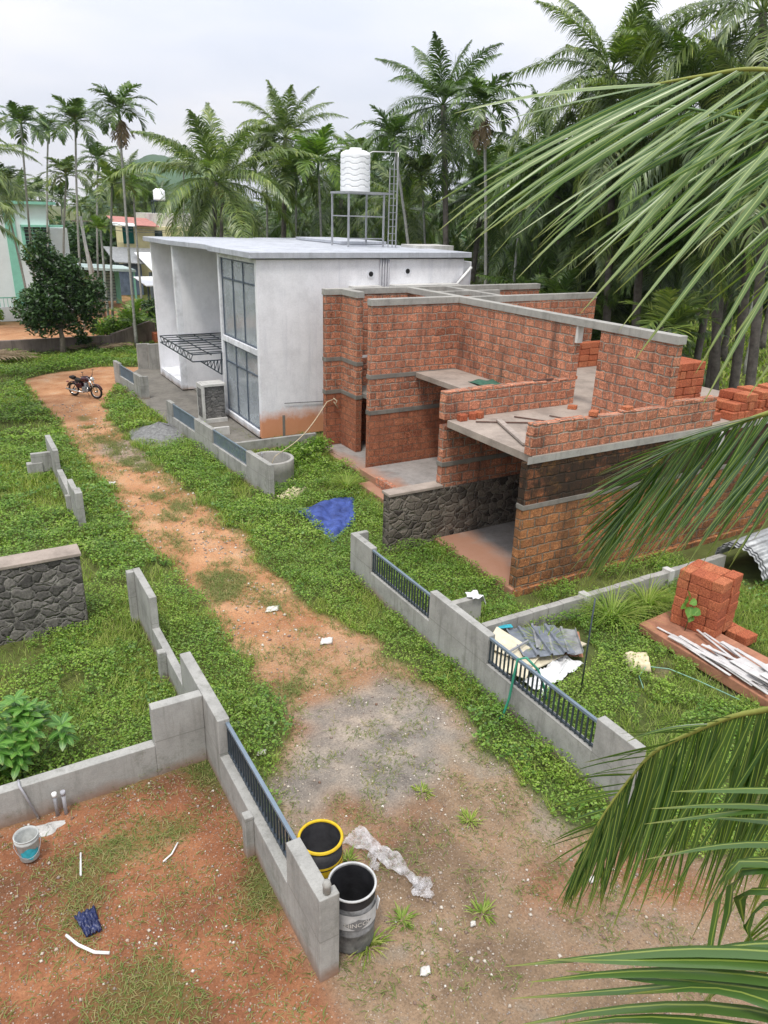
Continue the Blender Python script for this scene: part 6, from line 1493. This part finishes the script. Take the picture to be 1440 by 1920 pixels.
# ================================================================ the coconut palm close beside the viewpoint
NP = thing('coconut_palm', 'coconut palm close at the right whose long glossy fronds hang into the view', 'palm tree', (4.6, 1.0, 0))
MB().tube([(4.75, .9, -.1), (4.7, .95, 3), (4.6, 1.0, 7.2)], [.2, .16, .13], 14).build('trunk', 'palm_trunk', NP)
def spline(P, m=40):
    P = np.array(P, float); n = len(P); out = []
    Q = np.concatenate([[2*P[0]-P[1]], P, [2*P[-1]-P[-2]]])
    for i in range(n-1):
        p0, p1, p2, p3 = Q[i:i+4]
        for t in np.linspace(0, 1, m//(n-1), endpoint=False): out.append(.5*((2*p1)+(-p0+p2)*t+(2*p0-5*p1+4*p2-p3)*t*t+(-p0+3*p1-3*p2+p3)*t**3))
    out.append(P[-1]); return np.array(out)
RGT = np.array(RX); VW = np.array(F)
def near_frond(P, n, llen, width, droop, mat, seed, sides=(-1, 1), kseg=7, r=.02, **k):
    P = spline(P); rg = np.random.default_rng(seed)
    fr_ = MB().tube([tuple(p) for p in P], list(np.linspace(r, .004, len(P))), 8).build('frond', 'rachis', NP)
    A_, W_ = frond_arrays(rg, P, n, llen, width, droop, kseg=kseg, sides=sides, **k)
    # fold each leaflet along its midrib: two half blades
    N, kk, _ = A_.shape; nr = unit(np.cross(W_, np.gradient(A_, axis=1)))
    h = np.linalg.norm(W_, axis=-1, keepdims=True); L_ = A_-W_+nr*h*.45; R_ = A_+W_+nr*h*.45
    Vt = np.stack([L_, A_, R_], 2).reshape(-1, 3); I = np.arange(N*kk*3).reshape(N, kk, 3)
    q1 = np.stack([I[:, :-1, 0], I[:, :-1, 1], I[:, 1:, 1], I[:, 1:, 0]], -1).reshape(-1, 4); q2 = np.stack([I[:, :-1, 1], I[:, :-1, 2], I[:, 1:, 2], I[:, 1:, 1]], -1).reshape(-1, 4)
    u = np.tile(np.array([0., .5, 1.]), N*kk); v = np.repeat(np.tile(np.linspace(0, 1, kk), N), 3)
    o = np_mesh('leaflets', Vt-np.array([4.6, 1.0, 0]), np.concatenate([q1, q2]), mat, fr_, uv=np.stack([u, v], -1)); return fr_
C0 = (4.55, 1.0, 7.35)
WL_ = -RGT*.9
LH = -np.array([math.cos(yw), -math.sin(yw), 0]); DN = np.array([0, 0, -1.]); TW = np.array([-math.sin(yw), -math.cos(yw), 0])
def fold_mesh(A_, W_, mat, parent, fold=.4, name='leaflets'):
    N, kk, _ = A_.shape; nr = unit(np.cross(W_, np.gradient(A_, axis=1))); hl_ = np.linalg.norm(W_, axis=-1, keepdims=True)
    nr = np.where(nr[..., 2:] < 0, -nr, nr)
    Vt = np.stack([A_-W_-nr*hl_*fold, A_, A_+W_-nr*hl_*fold], 2).reshape(-1, 3); I = np.arange(N*kk*3).reshape(N, kk, 3)
    q1 = np.stack([I[:, :-1, 0], I[:, :-1, 1], I[:, 1:, 1], I[:, 1:, 0]], -1).reshape(-1, 4)
    u = np.tile(np.array([0., .5, 1.]), N*kk); v = np.repeat(np.tile(np.linspace(0, 1, kk), N), 3)
    return np_mesh(name, Vt-np.array([4.6, 1.0, 0]), np.concatenate([q1, q1+1]), mat, parent, uv=np.stack([u, v], -1))
def hang_frond(P, rows, r=.015, rmat='rachis'):
    """rows: (t0, t1, n, dirs [(t, left, down, toward)], lens [(t, L)], width, droop, mat, seed)"""
    P = spline(P, 60); seg = np.linalg.norm(np.diff(P, axis=0), axis=1); s_ = np.concatenate([[0], np.cumsum(seg)])/seg.sum()
    fr_ = MB().tube([tuple(p) for p in P], list(np.linspace(r*1.6, .004, len(P))), 8).build('frond', rmat, NP)
    for (t0, t1, n, dirs, lens, width, droop, mat, seed) in rows:
        rg = np.random.default_rng(seed); t = np.sort(np.linspace(t0, t1, n)+rg.normal(0, .25*(t1-t0)/n, n)); t = np.clip(t, 0, 1)
        B = np.stack([np.interp(t, s_, P[:, i]) for i in range(3)], -1)
        T = unit(np.stack([np.interp(np.minimum(t+.02, 1), s_, P[:, i])-np.interp(np.maximum(t-.02, 0), s_, P[:, i]) for i in range(3)], -1))
        dt = [q[0] for q in dirs]; c = [np.interp(t, dt, [q[k] for q in dirs]) for k in (1, 2, 3)]
        D = unit(c[0][:, None]*LH+c[1][:, None]*DN+c[2][:, None]*TW+rg.normal(0, .07, (n, 3)))
        L = np.interp(t, [q[0] for q in lens], [q[1] for q in lens])*np.where(rg.uniform(0, 1, n) < .1, rg.uniform(.5, .8, n), rg.uniform(.86, 1.08, n))
        k8 = 8; pts = [B]; d = D; p = B; dr = droop*rg.uniform(.4, 1.7, n)
        for k in range(k8):
            p = p+d*(L/k8)[:, None]; pts.append(p); d = unit(d+DN*(dr/k8*(.4+1.4*k/k8))[:, None]+LH*rg.normal(.01, .02, n)[:, None])
        A_ = np.stack(pts, 1); dd = unit(A_[:, -1]-A_[:, 0]); w_ = unit(T-dd*np.sum(T*dd, -1, keepdims=True)+rg.normal(0, .22, (n, 3)))
        wv = w_[:, None, :]*(np.array([.55, .9, 1, 1, .92, .8, .62, .38, .05])*width/2)[None, :, None]
        fold_mesh(A_, wv, mat, fr_)
    return fr_
# upper fan, blown towards the left
hang_frond([C0, (3.9, 1.0, 8.0), (3.0, 1.1, 8.3), (2.38, 1.27, 8.34), (2.26, 1.65, 8.43), (2.2, 1.83, 8.43), (2.12, 2.0, 8.41)],
    [(.50, .99, 32, [(.5, .25, 1, .1), (.8, .38, 1, .0), (.88, .8, .75, 0), (.94, 1, .42, 0), (1, 1, .2, 0)], [(.5, .85), (.85, .9), (.93, .95), (1, .62)], .023, .32, 'near_frond_pale', 1),
     (.55, .98, 18, [(.5, .6, .9, -.2), (.85, .85, .6, -.3), (1, 1, .45, -.2)], [(.5, .8), (1, .85)], .018, .3, 'near_frond_leaf', 2)], r=.008)
hang_frond([C0, (4.0, 1.3, 8.05), (3.3, 1.72, 8.32), (2.9, 2.05, 8.36), (2.65, 2.3, 8.42), (2.55, 2.45, 8.42)],
    [(.35, 1, 30, [(.3, .8, .8, 0), (.8, 1, .62, 0), (1, 1, .40, 0)], [(.3, .8), (.8, .95), (1, .8)], .016, .3, 'near_frond_leaf', 3),
     (.35, 1, 22, [(.3, .9, .7, .3), (1, 1, .5, .3)], [(.3, .8), (1, .9)], .015, .35, 'near_frond_pale', 4),
     (.4, .98, 20, [(.3, .7, 1.0, 0), (1, .95, .8, 0)], [(.3, .7), (1, .85)], .014, .35, 'near_frond_dark', 14)], r=.006, rmat='crownshaft')
hang_frond([C0, (4.15, 1.35, 7.6), (3.85, 1.85, 7.36), (3.68, 2.27, 7.09), (3.66, 2.45, 6.98), (3.64, 2.65, 6.85), (3.62, 2.83, 6.7), (3.59, 2.95, 6.5), (3.57, 3.05, 6.22)],
    [(.25, .995, 100, [(.2, .5, 1, .1), (.7, .42, 1, 0), (.9, .4, 1, 0), (1, .30, 1, 0)], [(.2, .9), (.7, 1.0), (.85, .95), (1, .50)], .026, .15, 'near_frond_dark', 5),
     (.60, .995, 44, [(.6, 1, .35, -.2), (.85, 1, .6, -.1), (1, .6, 1, 0)], [(.6, .5), (.8, .62), (1, .45)], .02, .3, 'near_frond_dark', 6)], r=.012)
hang_frond([C0, (3.9, .95, 7.25), (3.1, .98, 6.75), (2.68, 1.15, 6.35), (2.75, 1.42, 6.09), (2.74, 1.56, 5.96), (2.71, 1.7, 5.79), (2.67, 1.85, 5.58), (2.64, 1.94, 5.35), (2.6, 2.03, 5.05), (2.54, 2.11, 4.64)],
    [(.35, .995, 140, [(.3, .05, 1, 0), (.7, .04, 1, 0), (.9, .08, 1, 0), (1, .12, 1, 0)], [(.3, 1.15), (.62, 1.15), (.78, 1.0), (.9, .68), (1, .32)], .027, .05, 'near_frond_dark', 7),
     (.66, .96, 22, [(.6, 1, .1, -.1), (.85, 1, .35, -.1), (1, .6, .9, 0)], [(.6, .34), (.8, .42), (1, .25)], .018, .35, 'near_frond_dark', 8)], r=.012)
F4L = [[(1.063, 0.352, 6.917), (0.937, 0.475, 6.87), (0.826, 0.563, 6.825), (0.656, 0.659, 6.789)], [(1.067, 0.341, 6.898), (0.951, 0.444, 6.869), (0.845, 0.534, 6.831), (0.715, 0.626, 6.808)], [(1.05, 0.327, 6.883), (0.935, 0.456, 6.838), (0.813, 0.547, 6.808), (0.679, 0.621, 6.781)], [(1.066, 0.342, 6.871), (0.967, 0.435, 6.821), (0.85, 0.526, 6.768), (0.669, 0.646, 6.715)], [(1.054, 0.314, 6.859), (0.964, 0.415, 6.832), (0.848, 0.53, 6.795), (0.747, 0.603, 6.786)], [(1.057, 0.303, 6.808), (0.935, 0.433, 6.784), (0.815, 0.544, 6.718), (0.668, 0.633, 6.659)], [(1.04, 0.291, 6.799), (0.937, 0.402, 6.776), (0.838, 0.507, 6.729), (0.717, 0.593, 6.677)], [(1.081, 0.363, 6.918), (1.012, 0.432, 6.885), (0.955, 0.483, 6.847), (0.894, 0.531, 6.803)], [(1.022, 0.282, 6.838), (0.971, 0.374, 6.841), (0.916, 0.448, 6.823), (0.817, 0.522, 6.782)]]
F5L = [[(1.4, 0.538, 6.944), (1.309, 0.624, 6.93), (1.222, 0.683, 6.918), (1.135, 0.732, 6.91)], [(1.404, 0.528, 6.896), (1.312, 0.617, 6.89), (1.221, 0.685, 6.877), (1.11, 0.75, 6.86)], [(1.403, 0.53, 6.908), (1.316, 0.608, 6.893), (1.223, 0.681, 6.854), (1.106, 0.757, 6.814)], [(1.411, 0.509, 6.81), (1.324, 0.592, 6.806), (1.23, 0.669, 6.774), (1.114, 0.745, 6.721)], [(1.507, 0.538, 6.795), (1.414, 0.634, 6.784), (1.34, 0.675, 6.791), (1.247, 0.74, 6.786)], [(1.368, 0.482, 6.801), (1.279, 0.57, 6.794), (1.215, 0.612, 6.79), (1.193, 0.61, 6.709), (1.179, 0.594, 6.563), (1.175, 0.58, 6.468)], [(1.37, 0.476, 6.777), (1.283, 0.56, 6.787), (1.227, 0.609, 6.762), (1.221, 0.599, 6.673), (1.203, 0.59, 6.552), (1.196, 0.583, 6.484)], [(1.386, 0.491, 6.797), (1.314, 0.589, 6.772), (1.248, 0.635, 6.742), (1.22, 0.644, 6.642), (1.194, 0.651, 6.513)], [(1.331, 0.435, 6.784), (1.273, 0.534, 6.757), (1.229, 0.582, 6.735), (1.231, 0.578, 6.659), (1.249, 0.511, 6.583), (1.257, 0.466, 6.523)], [(1.332, 0.43, 6.76), (1.284, 0.506, 6.751), (1.243, 0.553, 6.725), (1.228, 0.561, 6.649), (1.232, 0.526, 6.593)]]
F6L = [[(1.777, 0.672, 6.397), (1.729, 0.739, 6.237), (1.676, 0.783, 6.006), (1.637, 0.795, 5.787)], [(1.775, 0.678, 6.349), (1.725, 0.748, 6.189), (1.673, 0.789, 5.965), (1.636, 0.798, 5.751)], [(1.772, 0.685, 6.3), (1.721, 0.756, 6.139), (1.67, 0.795, 5.923), (1.635, 0.8, 5.714)], [(1.769, 0.693, 6.25), (1.717, 0.765, 6.089), (1.667, 0.802, 5.88), (1.633, 0.803, 5.677)], [(1.766, 0.7, 6.199), (1.713, 0.775, 6.037), (1.664, 0.808, 5.837), (1.632, 0.805, 5.64)], [(1.763, 0.707, 6.147), (1.709, 0.784, 5.984), (1.661, 0.815, 5.792), (1.631, 0.808, 5.602)], [(1.76, 0.715, 6.093), (1.704, 0.793, 5.93), (1.657, 0.822, 5.747), (1.63, 0.811, 5.563)], [(1.757, 0.723, 6.038), (1.7, 0.803, 5.875), (1.654, 0.829, 5.702), (1.628, 0.813, 5.524)], [(1.754, 0.731, 5.982), (1.695, 0.813, 5.819), (1.651, 0.836, 5.655), (1.627, 0.816, 5.484)]]
def leaf_fan(rach, leaves, width, mat, seed=0):
    fr_ = MB().tube(rach, [.018]*len(rach), 8).build('frond', 'rachis', NP)
    A_, W_ = [], []
    for L in leaves:
        P = spline(L, 12); idx = np.linspace(0, len(P)-1, 9); P = np.stack([np.interp(idx, np.arange(len(P)), P[:, i]) for i in range(3)], -1)
        T = unit(np.gradient(P, axis=0)); sd_ = unit(np.cross(T, np.array([0, 0, 1.])+.25*VW))
        A_.append(P); W_.append(sd_*(np.array([.8, 1, 1, .95, .85, .7, .5, .3, .04])*width/2)[:, None])
    A_ = np.array(A_); W_ = np.array(W_); N, kk, _ = A_.shape; nr = unit(np.cross(W_, np.gradient(A_, axis=1))); h = width/2
    nr = np.where(nr[..., 2:] < 0, -nr, nr)
    hl_ = np.linalg.norm(W_, axis=-1, keepdims=True)
    Vt = np.stack([A_-W_-nr*hl_*.35, A_, A_+W_-nr*hl_*.35], 2).reshape(-1, 3); I = np.arange(N*kk*3).reshape(N, kk, 3)
    q1 = np.stack([I[:, :-1, 0], I[:, :-1, 1], I[:, 1:, 1], I[:, 1:, 0]], -1).reshape(-1, 4); q2 = q1+1
    u = np.tile(np.array([0., .5, 1.]), N*kk); v = np.repeat(np.tile(np.linspace(0, 1, kk), N), 3)
    np_mesh('leaflets', Vt-np.array([4.6, 1.0, 0]), np.concatenate([q1, q2]), mat, fr_, uv=np.stack([u, v], -1))
leaf_fan([C0, (3.2, .6, 7.6), (1.9, .3, 7.25), (F4L[0][0]), (1.07, .35, 6.85), F4L[6][0]], F4L, .031, 'near_frond_leaf')
leaf_fan([C0, (3.4, .8, 7.55), (2.3, .6, 7.2), F5L[0][0], F5L[3][0], F5L[8][0]], F5L, .030, 'near_frond_leaf')
leaf_fan([C0, (3.5, .6, 7.0), (2.3, .5, 6.4), F6L[0][0], F6L[8][0]], F6L, .022, 'near_frond_yellow')

# ---------------------------------------------------------------- humid air
def haze():
    o = MB().box(-900, 1500, -40, 1400, -4, 160).build('haze', 'pvc_white')
    o.data.materials.clear(); m = bpy.data.materials.new('humid_air'); m.use_nodes = True; nt = m.node_tree; nt.nodes.clear()
    out = nd(nt, 'ShaderNodeOutputMaterial'); pv = nd(nt, 'ShaderNodeVolumePrincipled'); pv.inputs['Color'].default_value = (.86, .90, .97, 1)
    pv.inputs['Density'].default_value = .00016; pv.inputs['Anisotropy'].default_value = .2; nt.links.new(pv.outputs[0], out.inputs['Volume'])
    o.data.materials.append(m); tag(o, kind='stuff')
haze()
